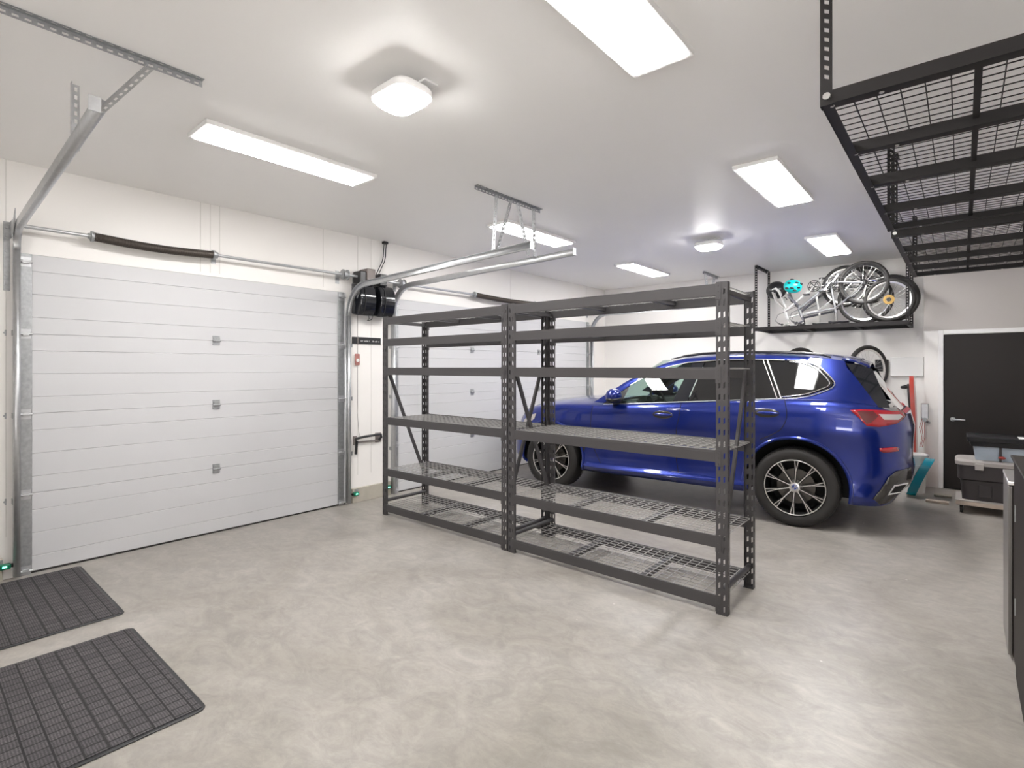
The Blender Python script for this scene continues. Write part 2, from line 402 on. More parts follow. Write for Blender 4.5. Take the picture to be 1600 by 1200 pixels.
# perforated hangers -------------------------------------------------
def angle_iron(mb, p, q, n1, n2, w=.032):
    p, q = V(p), V(q); u = (q-p)
    mb.perf(p, u, n1, u.length, w, [(w*.42, w*.75)], .040, .022, .012)
    mb.perf(p, u, n2, u.length, w, [(w*.42, w*.75)], .040, .022, .012)
def hanger(label, x, y0, y1, legs):
    t = thing('track_hanger', label, 'hanger', (x, (y0+y1)/2, CZ))
    mb = MB(); angle_iron(mb, (x, y0, CZ-.003), (x, y1, CZ-.003), (0, 0, -1), (1, 0, 0)); mb.build('ceiling_angle', 'galvd', t, solid=.0025, ang=0)
    for p, q in legs:
        mb = MB(); angle_iron(mb, p, q, (0, 1, 0), (1, 0, 0), .036); mb.build('strut', 'galv', t, solid=.0025, ang=0)
    return t
hanger('perforated ceiling angle with struts over the left end of the left door', 2.19, -.05, 1.04,
       [((2.19, .79, 2.945), (1.76, .625, 2.74)), ((1.76, .585, 2.93), (1.76, .585, 2.60))])
hanger('perforated ceiling angle with four struts carrying the two middle tracks', 2.17, 3.06, 3.93,
       [((2.17, 3.30, 2.95), (2.17, 3.262, 2.47)), ((2.19, 3.47, 2.95), (2.19, 3.285, 2.47)), ((2.17, 3.58, 2.95), (2.17, 3.73, 2.52)), ((2.19, 3.78, 2.95), (2.19, 3.80, 2.50))])
hanger('small perforated hanger on the ceiling by the far corner', 2.15, 8.05, 8.70,
       [((2.15, 8.12, 2.95), (2.15, 8.26, 2.48)), ((2.15, 8.50, 2.95), (2.15, 8.30, 2.48))])

# torsion shafts -----------------------------------------------------
def torsion(label, y0, y1, s0, s1, z, drums):
    t = thing('torsion_shaft', label, 'torsion shaft', (.11, (y0+y1)/2, z))
    MB().cyl((.11, y0, z), (.11, y1, z), .0135, 14).build('shaft', 'galv', t)
    mb = MB(); n = int((s1-s0)/.0075); pts = []
    for i in range(n*10+1):
        a = 2*PI*i/10; yy = s0+(s1-s0)*i/(n*10); pts.append((.11+.030*math.cos(a), yy, z-.018*math.sin(PI*(yy-s0)/(s1-s0))+.030*math.sin(a)))
    mb.tube(pts, .0042, 5); mb.build('spring', 'spring', t)
    for yy in (s0, s1):
        MB().lathe([(.0,-.03),(.022,-.03),(.024,-.012),(.040,-.012),(.040,.006),(.030,.008),(.028,.03),(0,.03)], (.11, yy, z), (0,1,0), 20).build('spring_cone', 'galvd', t)
    ym = (s1+.02 if s1 < y1 else s1)
    MB().box((.0005, s1+.016, z-.06), (.004, s1+.055, z+.06)).box((.0005, s1+.030, z-.02), (.11, s1+.034, z+.02)).build('wall_bracket', 'galvd', t)
    for yy in drums:
        MB().lathe([(.0,-.03),(.055,-.03),(.055,-.022),(.042,-.018),(.042,.018),(.055,.022),(.055,.03),(0,.03)], (.11, yy, z), (0,1,0), 24).build('cable_drum', 'galvd', t)
        MB().box((.0005, yy-.05, z-.09), (.004, yy-.045+.04, z+.05)).box((.0005, yy-.042, z-.03), (.15, yy-.038, z+.03)).build('end_bearing_plate', 'galvd', t)
    return t
torsion('torsion shaft with a long brown spring above the left door', .57, 3.36, 1.0, 1.86, 2.505, (3.17,))
torsion('torsion shaft with a brown spring above the door behind the shelving', 3.68, 8.3, 5.16, 6.6, 2.50, (3.93, 8.2))

# wall-mounted openers ------------------------------------------------
def opener(label, y0, y1, top_box):
    t = thing('door_opener', label, 'garage door opener', (.02, (y0+y1)/2, 2.07), 0, 'wall mounted door openers')
    ym = (y0+y1)/2
    sec = [(.02, 2.10), (.15, 2.075), (.20, 2.13), (.225, 2.25), (.205, 2.37), (.15, 2.43), (.02, 2.44)]
    MB().prism([(x, y0, z) for x, z in sec], (0, y1-y0, 0)).build('housing', 'blackgloss', t, bevel=.014)
    MB().prism([(x+.008, y0+.05, z) for x, z in [(.16, 2.085), (.205, 2.14), (.228, 2.25), (.21, 2.36), (.16, 2.42)]], (0, .008, 0)).build('cover_rib', 'black', t, bevel=.003)
    MB().box((.03, y0+.02, 2.43), (.17, y0+.115, 2.565)).build('drive_box', 'black', t, bevel=.008)
    if top_box: MB().box((.03, y0+.10, 2.445), (.19, y1+.005, 2.60)).build('power_unit', 'plastic', t, bevel=.008)
    MB().box((.0005, y0+.03, 2.12), (.022, y1-.03, 2.55)).build('mounting_plate', 'galvd', t)
    MB().tube([(.17, y0+.12, 2.10), (.16, y0+.14, 2.05), (.14, ym+.03, 2.025), (.15, y1-.02, 2.04), (.17, y1-.01, 2.10)], .004, 6).build('wire_loop', 'black', t)
    return t
opener('left of the two glossy black door openers, with a grey box on top', 3.30, 3.50, True)
opener('right of the two glossy black door openers, beside the shelving top', 3.56, 3.76, False)
pc = thing('power_cord', 'pair of black power cords running from a ceiling outlet down to the openers', 'power cord', (.02, 3.74, CZ))
MB().box((.005, 3.72, CZ-.03), (.05, 3.78, CZ-.0005)).build('plug', 'black', pc, bevel=.004)
for dy in (-.012, .018):
    MB().tube([(.025, 3.75+dy, CZ-.02), (.025, 3.745+dy, 2.90), (.03, 3.735+dy, 2.80), (.03, 3.72+dy, 2.74), (.06, 3.62+dy, 2.58), (.10, 3.575+dy, 2.50), (.10, 3.56+dy, 2.44)], .005, 6).build('cord', 'black', pc)

# small things on the wall between the doors ----------------------------
ws = tag(MB().box((.0005, 3.325, 1.772), (.014, 3.70, 1.848)).build('wall_strip', 'black', None, bevel=.002), 'black strip with small white lettering on the wall under the openers', 'sign')
gl = MB(); rr = random.Random(3); y = 3.43
while y < 3.675:
    wd = rr.uniform(.004, .010)
    if rr.random() < .84: gl.box((.0135, y, 1.797), (.0152, y+wd*.45, 1.810+rr.choice((0, .003)))).box((.0135, y, 1.797+rr.choice((0, .005, .010))), (.0152, y+wd, 1.800+rr.choice((.001, .010))))
    y += wd+.004
gl.build('lettering', 'white', ws)
MB().box((.0135, 3.392, 1.768), (.016, 3.398, 1.852)).build('pale_divider', 'plastic', ws)
rc = thing('emergency_release', 'thin emergency release cord with a red tag hanging beside the left door', 'release cord', (.012, 3.384, 2.1))
MB().tube([(.02, 3.384, 2.14), (.018, 3.386, 1.7), (.018, 3.384, 1.655)], .0022, 6).tube([(.018, 3.384, 1.535), (.016, 3.386, 1.2), (.016, 3.382, 1.0), (.02, 3.40, .78), (.03, 3.41, .72)], .0022, 6).build('cord', 'plastic', rc)
tg = MB().box((.008, 3.355, 1.53), (.026, 3.413, 1.66)).build('handle_tag', 'tagred', rc, bevel=.010)
MB().sphere((.026, 3.384, 1.585), .02, sc=(.3, 1, 1)).build('white_mark', 'white', tg)
rh = thing('door_lock', 'black rubber coated pull handle on the wall below the red tag', 'handle', (.01, 3.5, .7))
MB().tube([(.012, 3.36, .70), (.05, 3.35, .715), (.055, 3.45, .728), (.06, 3.60, .735), (.055, 3.67, .735), (.04, 3.69, .70), (.03, 3.66, .665)], .014, 10).build('grip', 'black', rh)
MB().tube([(.02, 3.66, .662), (.02, 3.50, .668), (.02, 3.37, .672)], .010, 8).box((.0005, 3.63, .64), (.014, 3.70, .75)).box((.0005, 3.34, .64), (.014, 3.38, .74)).build('latch_bar', 'plastic', rh)
MB().bar((.03, 3.368, .69), (.035, 3.352, .54), .016, .03).build('lever', 'black', rh)
def sensor(label, y, s):
    t = thing('safety_sensor', label, 'sensor', (.05, y, .11), 0, 'door safety sensors')
    MB().box((.036, y-.035, .085), (.075, y+.035, .125)).build('case', 'green', t, bevel=.010)
    MB().cyl((.055, y+s*.034, .105), (.055, y+s*.048, .105), .014, 14).build('lens', 'dark', t)
    MB().box((.0745, y-.012, .100), (.078, y+.012, .112)).build('indicator', 'greenled', t)
    MB().box((.0355, y-.006, .08), (.045, y-s*.006-s*.03, .15)).build('bracket', 'galvd', t)
sensor('green door safety sensor at the far left by the rubber mat', .515, 1)
sensor('green door safety sensor on the curb right of the left door', 3.34, -1)
sensor('green door safety sensor on the curb behind the left shelving post', 3.77, 1)

# ------------------------------------------------------------------ lights
def panel(label, x, y):
    t = thing('ceiling_light', label, 'ceiling light', (x, y, CZ), 0, 'long ceiling panel lights')
    mb = MB(); a, b = .155, .60
    mb.box((x-a, y-b, CZ-.028), (x+a, y+b, CZ-.0005)); mb.build('frame', 'white', t, bevel=.003)
    MB().box((x-a+.028, y-b+.032, CZ-.0345), (x+a-.028, y+b-.032, CZ-.0275)).build('diffuser', 'led', t)
panel('long panel light in front of the left door, nearest the camera on the left', 1.61, 1.81)
panel('long panel light behind the middle track hanger', 1.585, 4.58)
panel('long panel light nearest the far left corner, above the car bonnet', 1.55, 7.28)
panel('large panel light cut by the top edge of the picture', 4.07, 1.82)
panel('panel light to the left of the overhead mesh racks', 4.04, 4.60)
panel('smaller looking panel light above the bicycles', 3.97, 7.28)
def flood(label, x, y):
    t = thing('flood_light', label, 'flood light', (x, y, CZ), 0, 'rounded flood lights')
    def rr(a, b, r, z, n=6):
        pts = []
        for cx, cy, s0 in ((a-r, b-r, 0), (-a+r, b-r, PI/2), (-a+r, -b+r, PI), (a-r, -b+r, 1.5*PI)):
            for k in range(n+1): q = s0+PI/2*k/n; pts.append((x+cx+r*math.cos(q), y+cy+r*math.sin(q), z))
        return pts
    def stack(ls):
        mb = MB(); n = len(ls[0])
        for l in ls: mb.v += l
        for i in range(len(ls)-1):
            for k in range(n): mb.f.append((i*n+k, i*n+(k+1) % n, (i+1)*n+(k+1) % n, (i+1)*n+k))
        mb.f += [tuple(range(n))[::-1], tuple(range((len(ls)-1)*n, len(ls)*n))]; return mb
    z = CZ-.10
    stack([rr(.13, .105, .06, z+.045), rr(.142, .118, .07, z+.03), rr(.142, .118, .07, z)]).build('housing', 'white', t)
    stack([rr(.132, .108, .065, z-.001), rr(.130, .106, .065, z-.014), rr(.112, .088, .06, z-.032), rr(.07, .05, .04, z-.042)]).build('lens', 'ledf', t)
    MB().box((x-.03, y+.06, CZ-.012), (x+.11, y+.15, CZ-.0005)).bar((x+.04, y+.105, CZ-.01), (x+.04, y+.105, z+.03), .03, .03).box((x-.07, y+.100, z+.015), (x+.05, y+.116, z+.04)).build('bracket', 'white', t, bevel=.003)
flood('rounded flood light on the ceiling nearest the camera', 2.98, 1.70)
flood('rounded flood light further back, above the tall right shelving', 2.98, 6.02)

# ------------------------------------------------------------------ rubber mats
def floor_mat(label, x0, x1, y0, y1):
    t = thing('floor_mat', label, 'floor mat', ((x0+x1)/2, (y0+y1)/2, 0), 0, 'ribbed rubber mats')
    mb = MB(); r = .04; pts = []
    for cx, cy, s0 in ((x1-r, y1-r, 0), (x0+r, y1-r, PI/2), (x0+r, y0+r, PI), (x1-r, y0+r, 1.5*PI)):
        for k in range(6): q = s0+PI/2*k/5; pts.append((cx+r*math.cos(q), cy+r*math.sin(q), .0008))
    mb.prism(pts, (0, 0, .006)); mb.build('border', 'black', t, bevel=.003)
    MB().box((x0+.02, y0+.02, .0066), (x1-.02, y1-.02, .0098)).build('ribbed_surface', 'rubber', t, bevel=.001)
floor_mat('black ribbed rubber mat lying by the left door', .095, 1.285, -.05, .93)
floor_mat('black ribbed rubber mat nearest the camera, in the lower left corner', 1.52, 2.645, -.05, .905)

# ------------------------------------------------------------------ shelving
UW, UD, UH = 1.692, .56, 2.025
SZ = (.112, .476, .998, 1.503, 1.795, 2.015)
def shelving():
    t = thing('shelving_unit', 'x', 'shelving unit', (0, 0, 0), 0, 'charcoal steel shelving units')
    pw, pd = .064, .045
    for x0, sx in ((0, 1), (UW, -1)):
        for y0, sy in ((0, 1), (UD, -1)):
            mb = MB()
            cols = [(.012, .022), (.040, .052)]
            mb.perf((x0, y0, 0), (0,0,1), (sx,0,0), UH, pw, cols, .0715, .033, .02, skew=.004)
            mb.perf((x0, y0, 0), (0,0,1), (0,sy,0), UH, pd, [(.016, .026)], .0715, .026, .024)
            mb.perf((x0+sx*pw, y0, 0), (0,0,1), (0,sy,0), UH, .018, [(.006, .008)], 5, .01, .024)
            mb.add([(x0, y0, .0), (x0+sx*pw, y0, .0), (x0+sx*pw, y0+sy*pd, .0), (x0, y0+sy*pd, .0)], [(0,1,2,3)])
            mb.build('post', 'char', t, solid=.0022, ang=0, world=False)
    for z in SZ:
        sh = None
        for y0, sy in ((-.004, 1), (UD+.004, -1)):
            mb = MB().box((.060, y0, z-.073), (UW-.060, y0+sy*.026, z-.012)).box((.060, y0, z-.013), (UW-.060, y0+sy*.014, z))
            for xx in (.034, UW-.034-.034):
                mb.box((xx, y0-sy*.001, z-.098), (xx+.034, y0+sy*.002, z+.004))
                for zz in (z-.082, z-.048, z-.014): mb.sphere((xx+.017, y0-sy*.001, zz), .005, 8, 4, (1, .5, 1))
            mb.build('beam', 'char', t, world=False, bevel=.002)
        mb = MB(); ya, yb = .012, UD-.012; xa, xb = .03, UW-.03
        n = 10
        for k in range(n+1): yy = ya+(yb-ya)*k/n; mb.bar((xa, yy, z-.006), (xb, yy, z-.006), .0042, .0042)
        n = 26
        for k in range(n+1): xx = xa+(xb-xa)*k/n; mb.bar((xx, ya, z-.010), (xx, yb, z-.010), .0042, .0042)
        mb.build('wire_deck', 'wire', t, world=False, ang=0)
        for xx in (UW*.33, UW*.67): MB().box((xx-.018, .018, z-.050), (xx+.018, UD-.018, z-.013)).build('cross_support', 'char', t, world=False, bevel=.002)
    for x in (.03, UW-.03):
        MB().cyl((x, .02, .145), (x, UD-.02, .145), .017, 12).build('end_tie', 'char', t, world=False)
        MB().box((x-.015, .02, 1.955), (x+.015, UD-.02, 1.985)).build('end_tie', 'char', t, world=False, bevel=.002)
    MB().bar((.045, .045, 1.455), (.045, UD-.05, .36), .030, .018, (1,0,0)).build('diagonal_brace', 'char', t, world=False)
    MB().bar((UW-.045, UD-.045, 1.48), (UW-.045, .05, .33), .030, .018, (1,0,0)).build('diagonal_brace', 'char', t, world=False)
    return t
u1 = shelving(); u1.location = (.645, 3.27, 0)
u1['label'] = 'charcoal steel shelving unit nearer the left door, on the left of the pair'
u2 = copy_tree(u1); u2.location = (2.350, 3.268, 0); u2.scale = (1.03, 1, 1)
u2['label'] = 'charcoal steel shelving unit on the right of the pair, in front of the blue car'

# ------------------------------------------------------------------ car  (local: +x to the tail, +y across to the far side, z up)
CW = 1.86; WB = 2.71
PSI = math.radians(4.0)
car = thing('car', 'blue metallic sport utility car parked behind the shelving', 'car', (3.967, 5.5, 0), PSI)
def lerp(tab, s):
    if s <= tab[0][0]: return tab[0][1]
    for (a, va), (b, vb) in zip(tab, tab[1:]):
        if s <= b: q = (s-a)/(b-a); q = q*q*(3-2*q) if False else q; return va+(vb-va)*q
    return tab[-1][1]
S0, SA, SN = -2.72, .84, 2.7     # front corner
R0, RA, RN = .34, .62, 3.6      # rear corner
def inset(s):
    if s < S0: u = min(1, (S0-s)/SA); return CW/2*(1-(max(0, 1-u**SN))**(1/SN))
    if s > R0: u = min(1, (s-R0)/RA); return CW/2*(1-(max(0, 1-u**RN))**(1/RN))
    return 0
ZT = [(-3.56, .88), (-3.3, .95), (-3.0, 1.01), (-2.6, 1.055), (-2.04, 1.065), (-1.15, 1.127), (-.72, 1.158), (-.07, 1.203), (.3, 1.205), (.6, 1.17), (.97, 1.08)]
zt = lambda s: lerp(ZT, s)
ZB = .265
ROW = [(0, .075), (.05, .02), (.10, 0), (.15, .03), (.25, .042), (.40, .040), (.52, .030), (.64, .010), (.72, -.004), (.78, .004), (.86, .012), (.94, .024), (.98, .045), (1, .075)]
REAR = [(0, .19), (.12, .13), (.24, .055), (.40, .04), (.50, .055), (.7, .05), (.85, .04), (1, .07)]
FRONT = [(0, .12), (.12, .0), (.4, 0), (.6, .03), (.85, .07), (1, .14)]
def onorm(s):
    e = .004
    if s <= S0-SA+e or s >= R0+RA-e: return V((-1 if s > 0 else 1, 0))
    d = (inset(s+e)-inset(s-e))/(2*e); n = V((-d, 1)).normalized(); return n   # inward
def low(s, z, off=0.0, far=False):
    f = max(0, min(1, (z-ZB)/(zt(s)-ZB)))
    ri = lerp(ROW, f)
    wr = max(0, min(1, (s-.45)/.45)); wf = max(0, min(1, (-2.85-s)/.5))
    ri = ri*(1-wr)*(1-wf) + wr*lerp(REAR, f) + wf*lerp(FRONT, f)
    n = onorm(s); p = V((s, inset(s))) + n*(ri-off)
    if far: p.y = CW-p.y
    return V((p.x, p.y, z))
ss = []
for k in range(15): a = PI/2*(1-k/14); ss.append(S0-SA*math.sin(a)**(2/SN))
x = S0+.05
while x < R0-.02: ss.append(x); x += .05
for k in range(1, 16): a = PI/2*k/15; ss.append(R0+RA*math.sin(a)**(2/RN))
fr = [0, .05, .10, .15, .25, .40, .52, .60, .66, .72, .78, .86, .94, .98, 1]
mb = MB(); ns = len(ss); nf = len(fr)
for far in (False, True):
    for s in ss:
        for f in fr: mb.v.append(tuple(low(s, ZB+(zt(s)-ZB)*f, 0, far)))
idx = lambda far, i, j: (ns*nf if far else 0)+i*nf+j
for far in (0, 1):
    for i in range(ns-1):
        for j in range(nf-1): mb.f.append((idx(far, i, j), idx(far, i+1, j), idx(far, i+1, j+1), idx(far, i, j+1)))
for i in (0, ns-1):
    for j in range(nf-1): mb.f.append((idx(0, i, j), idx(0, i, j+1), idx(1, i, j+1), idx(1, i, j)))
NC = 8; cap = []
for i, s in enumerate(ss):
    a, b = V(mb.v[idx(0, i, nf-1)]), V(mb.v[idx(1, i, nf-1)]); row = [idx(0, i, nf-1)]
    cr = .075*max(0, min(1, (s+3.5)/.5))*max(0, min(1, (-1.7-s)/.3)) if s < 0 else .0
    for k in range(1, NC):
        q = k/NC; p = a.lerp(b, q); p.z += cr*(1-(2*q-1)**2)**.7; mb.v.append(tuple(p)); row.append(len(mb.v)-1)
    row.append(idx(1, i, nf-1)); cap.append(row)
for i in range(ns-1):
    for k in range(NC): mb.f.append((cap[i][k], cap[i+1][k], cap[i+1][k+1], cap[i][k+1]))
    mb.f.append((idx(0, i, 0), idx(1, i, 0), idx(1, i+1, 0), idx(0, i+1, 0)))
body = mb.build('body', 'blue', car, ang=60, world=False)
bm = bmesh.new(); bm.from_mesh(body.data); bmesh.ops.remove_doubles(bm, verts=bm.verts, dist=.0008)
bmesh.ops.recalc_face_normals(bm, faces=bm.faces); bm.to_mesh(body.data); bm.free()
body.data.materials.append(M['dark'])
# wheel wells cut out of the body
RW = .372
cut = MB()
for hx in (0, -WB):
    for a, b in ((-.2, .36), (CW-.36, CW+.2)): cut.cyl((hx, a, RW+.015), (hx, b, RW+.015), .452, 64)
# interior well under the windows
cut.prism([(-1.95, .13, .80), (.45, .13, .80), (.45, CW-.13, .80), (-1.95, CW-.13, .80)], (0, 0, .7))
co = cut.build('cutter', 'dark', None, ang=0, world=False)
co.parent = car
bo = body.modifiers.new('arches', 'BOOLEAN'); bo.operation = 'DIFFERENCE'; bo.object = co; bo.solver = 'EXACT'; bo.use_self = True
try: bo.material_mode = 'TRANSFER'
except Exception: pass
bpy.context.view_layer.update()
dg = bpy.context.evaluated_depsgraph_get()
nm = bpy.data.meshes.new_from_object(body.evaluated_get(dg)); body.modifiers.clear(); body.data = nm
nm.polygons.foreach_set('use_smooth', [True]*len(nm.polygons)); nm.set_sharp_from_angle(angle=math.radians(38))
bpy.data.objects.remove(co)

# greenhouse surface
def green(s, z, off=0.0, far=False):
    zb_ = zt(min(s, .3)); dz = max(-.05, z-zb_); t = .075 + dz*.38 + .32*dz*abs(dz) + .03*max(0, s+.9)**2
    if s > .25: t += .9*(max(0, s-.25)**2.2)*.55
    if s < -1.0: t += max(0, -1.0-s)*.03
    t -= off
    return V((s, CW-t if far else t, z))
def polygrid(poly, fn, step=.06, **kw):
    """fill a polygon given in (s,z) with a fine mesh laid on fn(s,z)"""
    pts = []
    n = len(poly)
    for i in range(n):
        a, b = V(poly[i]), V(poly[(i+1) % n]); m = max(1, int((b-a).length/step))
        for k in range(m): pts.append(a.lerp(b, k/m))
    nb = len(pts); xs = [p.x for p in pts]; zs = [p.y for p in pts]
    def inside(x, y):
        c = False
        for i in range(nb):
            a, b = pts[i], pts[i-1]
            if (a.y > y) != (b.y > y) and x < (b.x-a.x)*(y-a.y)/(b.y-a.y)+a.x: c = not c
        return c
    def dist(q): return min((q-p).length for p in pts)
    x = min(xs)+step/2
    while x < max(xs):
        z = min(zs)+step/2
        while z < max(zs):
            if inside(x, z) and dist(V((x, z))) > step*.35: pts.append(V((x, z)))
            z += step
        x += step
    r = delaunay_2d_cdt(pts, [], [list(range(nb))], 1, 1e-5)
    mb = MB(); mb.add([fn(p.x, p.y, **kw) for p in r[0]], [tuple(f) for f in r[2]]); return mb
def smooth_poly(pts, closed=True, n=5):
    out = []; N = len(pts)
    for i in range(N if closed else N-1):
        p0, p1, p2, p3 = [V(pts[j % N] if closed else pts[max(0, min(N-1, j))]) for j in (i-1, i, i+1, i+2)]
        for k in range(n):
            t = k/n; out.append(.5*((2*p1)+(p2-p0)*t+(2*p0-5*p1+4*p2-p3)*t*t+(3*p1-p0-3*p2+p3)*t**3))
    if not closed: out.append(V(pts[-1]))
    return out
WT = [(-2.02, 1.085), (-1.86, 1.20), (-1.70, 1.315), (-1.50, 1.43), (-1.30, 1.515), (-1.08, 1.562), (-.72, 1.588), (-.35, 1.588), (-.10, 1.578), (.06, 1.558)]   # window top
wt = lambda s: lerp(WT, s)
ZR = [(-2.16, 1.09), (-1.98, 1.21), (-1.78, 1.345), (-1.58, 1.455), (-1.36, 1.553), (-1.15, 1.603), (-.75, 1.632), (-.35, 1.634), (0, 1.616), (.25, 1.59), (.45, 1.556), (.64, 1.513)]  # roof edge
zr = lambda s: lerp(ZR, s)
QT = [(.06, 1.558), (.17, 1.515), (.25, 1.44), (.306, 1.365), (.30, 1.335), (.265, 1.305), (.10, 1.238), (-.06, 1.212)]    # rear end of the side glass
for far in (False, True):
    # pillar + roof-side panel above the side glass
    mb = MB(); rows = []
    m = 44
    for k in range(m+1):
        q = k/m; s = -2.02+(.06+2.02)*q; s2 = -2.16+(.10+2.16)*q
        a = green(s, wt(s), .006, far); b = green(s2, zr(s2), .0, far)
        rows.append([a, a.lerp(b, .35)+V((0, (.006 if far else -.006), .002)), a.lerp(b, .7)+V((0, (.005 if far else -.005), .004)), b])
    mb.sheet(rows)
    mb.build('roof_side_panel', 'blue', car, ang=50, world=False)
    # rear quarter panel, roof edge down to the tail
    poly = [(.06, 1.558), (.17, 1.515), (.25, 1.44), (.306, 1.365), (.30, 1.335), (.265, 1.305), (.10, 1.238), (-.08, 1.205), (-.08, 1.19), (.3, 1.19), (.60, 1.152), (.645, 1.155), (.55, 1.30), (.47, 1.42), (.405, 1.50), (.385, 1.565), (.25, 1.59), (.10, 1.603)]
    polygrid(poly, green, .045, off=.005, far=far).build('quarter_panel', 'blue', car, ang=50, world=False)
    # black glass blade beside the tailgate
    polygrid([(.395, 1.545), (.47, 1.535), (.60, 1.490), (.735, 1.14), (.64, 1.15), (.55, 1.30), (.47, 1.42)], green, .05, off=.004, far=far).build('rear_blade', 'blackgloss', car, ang=50, world=False)
    # door glass and pillar covers
    def band(s0, s1, o0=.0, o1=.0, n=12):
        top = [(s0+o0+(s1+o1-s0-o0)*k/n) for k in range(n+1)]; bot = [s0+(s1-s0)*k/n for k in range(n+1)]
        return [(s, zt(s)-.002) for s in bot] + [(s, wt(s)+.004) for s in reversed(top)]
    fw_ = [(-1.80, zt(-1.80)-.002), (-1.5, zt(-1.5)), (-1.19, zt(-1.19))] + [(-1.03, wt(-1.03)+.003), (-1.08, wt(-1.08)+.003), (-1.30, wt(-1.30)), (-1.50, wt(-1.5)), (-1.72, wt(-1.72)-.004)]
    polygrid(fw_, green, .08, off=-.004, far=far).build('front_side_window', 'glass', car, world=False)
    polygrid([(-2.06, zt(-2.06)-.004), (-1.80, zt(-1.80)), (-1.72, wt(-1.72)-.004), (-1.86, wt(-1.86)-.002)], green, .06, off=.0, far=far).build('mirror_triangle', 'black', car, world=False)
    polygrid([(-1.19, zt(-1.19)-.002), (-1.03, zt(-1.03)-.002), (-.90, wt(-.90)+.004), (-1.03, wt(-1.03)+.004)], green, .08, off=.001, far=far).build('pillar_cover', 'blackgloss', car, world=False)
    rw = [(-1.02, zt(-1.02)), (-.6, zt(-.6)), (-.135, zt(-.135))] + [(-.29, wt(-.29)+.003), (-.6, wt(-.6)+.003), (-.89, wt(-.89)+.003)]
    polygrid(rw, green, .08, off=-.003, far=far).build('rear_side_window', 'tint', car, world=False)
    qw = [(-.115, zt(-.115))] + [(-.06, 1.209), (.10, 1.236), (.25, 1.297), (.29, 1.335), (.297, 1.365), (.25, 1.435), (.17, 1.510), (.06, 1.555), (-.1, 1.574), (-.27, wt(-.27)+.002)]
    polygrid(qw, green, .06, off=-.002, far=far).build('quarter_window', 'tint', car, world=False)
    # bright window surround and the division bars
    tr = [green(s, zt(s)+.004, .010, far) for s in [-2.02+k*.1 for k in range(20)]]
    tr = [p for p in tr]
    MB().tube(tr, .006, 6).build('belt_moulding', 'galvd', car, world=False)
    q2 = smooth_poly([(-.10, 1.580), (.06, 1.562), (.17, 1.519), (.25, 1.446), (.312, 1.365), (.30, 1.325), (.265, 1.298), (.10, 1.230), (-.12, 1.200)], False, 5)
    MB().tube([green(p.x, p.y, .010, far) for p in q2], .0075, 6).build('window_surround', 'chrome', car, world=False)
    q3 = smooth_poly([(-.08, 1.562), (.05, 1.545), (.15, 1.500), (.22, 1.435), (.272, 1.365), (.262, 1.335), (.235, 1.315), (.08, 1.252), (-.12, 1.222)], False, 5)
    MB().tube([green(p.x, p.y, .006, far) for p in q3], .006, 6).build('inner_surround', 'chrome', car, world=False)
    tp = [green(s, wt(s), .012, far) for s in [-1.72+k*.08 for k in range(21)]]
    MB().tube(tp, .0055, 6).build('upper_moulding', 'satin', car, world=False)
    MB().tube([green(-.12, zt(-.12), .006, far), green(-.28, wt(-.28), .006, far)], .008, 6).tube([green(-.155, zt(-.155), .006, far), green(-.32, wt(-.32), .006, far)], .005, 6).build('division_bar', 'satin', car, world=False)
    # dark headliner behind the painted roof side
    rows = []
    for k in range(25):
        q = k/24; s = -2.0+(.35+2.0)*q; a = green(s, min(zr(s)-.03, wt(s)+.0) if s < .06 else zr(s)-.06, -.022, far); b = green(s-.06, zr(s-.06), -.03, far)
        rows.append([a, b, b+V((.0, (-.35 if far else .35), .03))])
    MB().sheet(rows).build('headliner', 'seat', car, world=False)
    # roof rail
    rl = [(-1.30, 1.603), (-1.15, 1.635), (-.95, 1.658), (-.6, 1.668), (-.2, 1.660), (.05, 1.645), (.2, 1.628), (.27, 1.603)]
    y_ = lambda s: (green(s, zr(s)).y+.045)
    MB().tube([(s, CW-y_(s) if far else y_(s), z) for s, z in rl], .014, 8, rads=[.006]+[.014]*6+[.008]).build('roof_rail', 'black', car, world=False)
# roof skin
rows = []
for k in range(41):
    s = -1.36+(.50+1.36)*k/40; a = green(s, zr(s)); b = green(s, zr(s), far=True)
    rows.append([a.lerp(b, q/12)+V((0, 0, .055*(1-(2*q/12-1)**2)**.8)) for q in range(13)])
MB().sheet(rows).build('roof', 'blue', car, ang=60, world=False)
# spoiler, windscreen, tailgate glass
a0, b0 = green(.39, zr(.39)), green(.39, zr(.39), far=True)
rows = []
for s, dz in ((.36, .012), (.45, .010), (.53, -.001), (.592, -.010), (.60, -.022), (.55, -.04), (.43, -.06)):
    a = green(.36+(s-.36)*.9, zr(min(s, .64))+dz-.0); b = V((a.x, CW-a.y, a.z))
    rows.append([a.lerp(b, q/10)+V((0, 0, .045*(1-(2*q/10-1)**2))) for q in range(11)])
MB().sheet(rows).build('spoiler', 'blue', car, ang=35, world=False, solid=.006)
a1, a2 = green(-2.14, 1.10), green(-1.38, 1.545)
rows = []
for k in range(9):
    q = k/8; a = a1.lerp(a2, q); b = V((a.x, CW-a.y, a.z))
    rows.append([a.lerp(b, j/10)+V((-.16*(1-(2*j/10-1)**2), 0, .055*(1-(2*j/10-1)**2)*q)) for j in range(11)])
MB().sheet(rows).build('windscreen', 'glass', car, ang=60, world=False)
rows = []
for k in range(7):
    q = k/6; a = green(.575+(.80-.575)*q, 1.47+(1.12-1.47)*q, -.0); b = V((a.x, CW-a.y, a.z))
    rows.append([a.lerp(b, j/10)+V((.03*(1-(2*j/10-1)**2), 0, 0)) for j in range(11)])
MB().sheet(rows).build('rear_window', 'tint', car, ang=60, world=False)
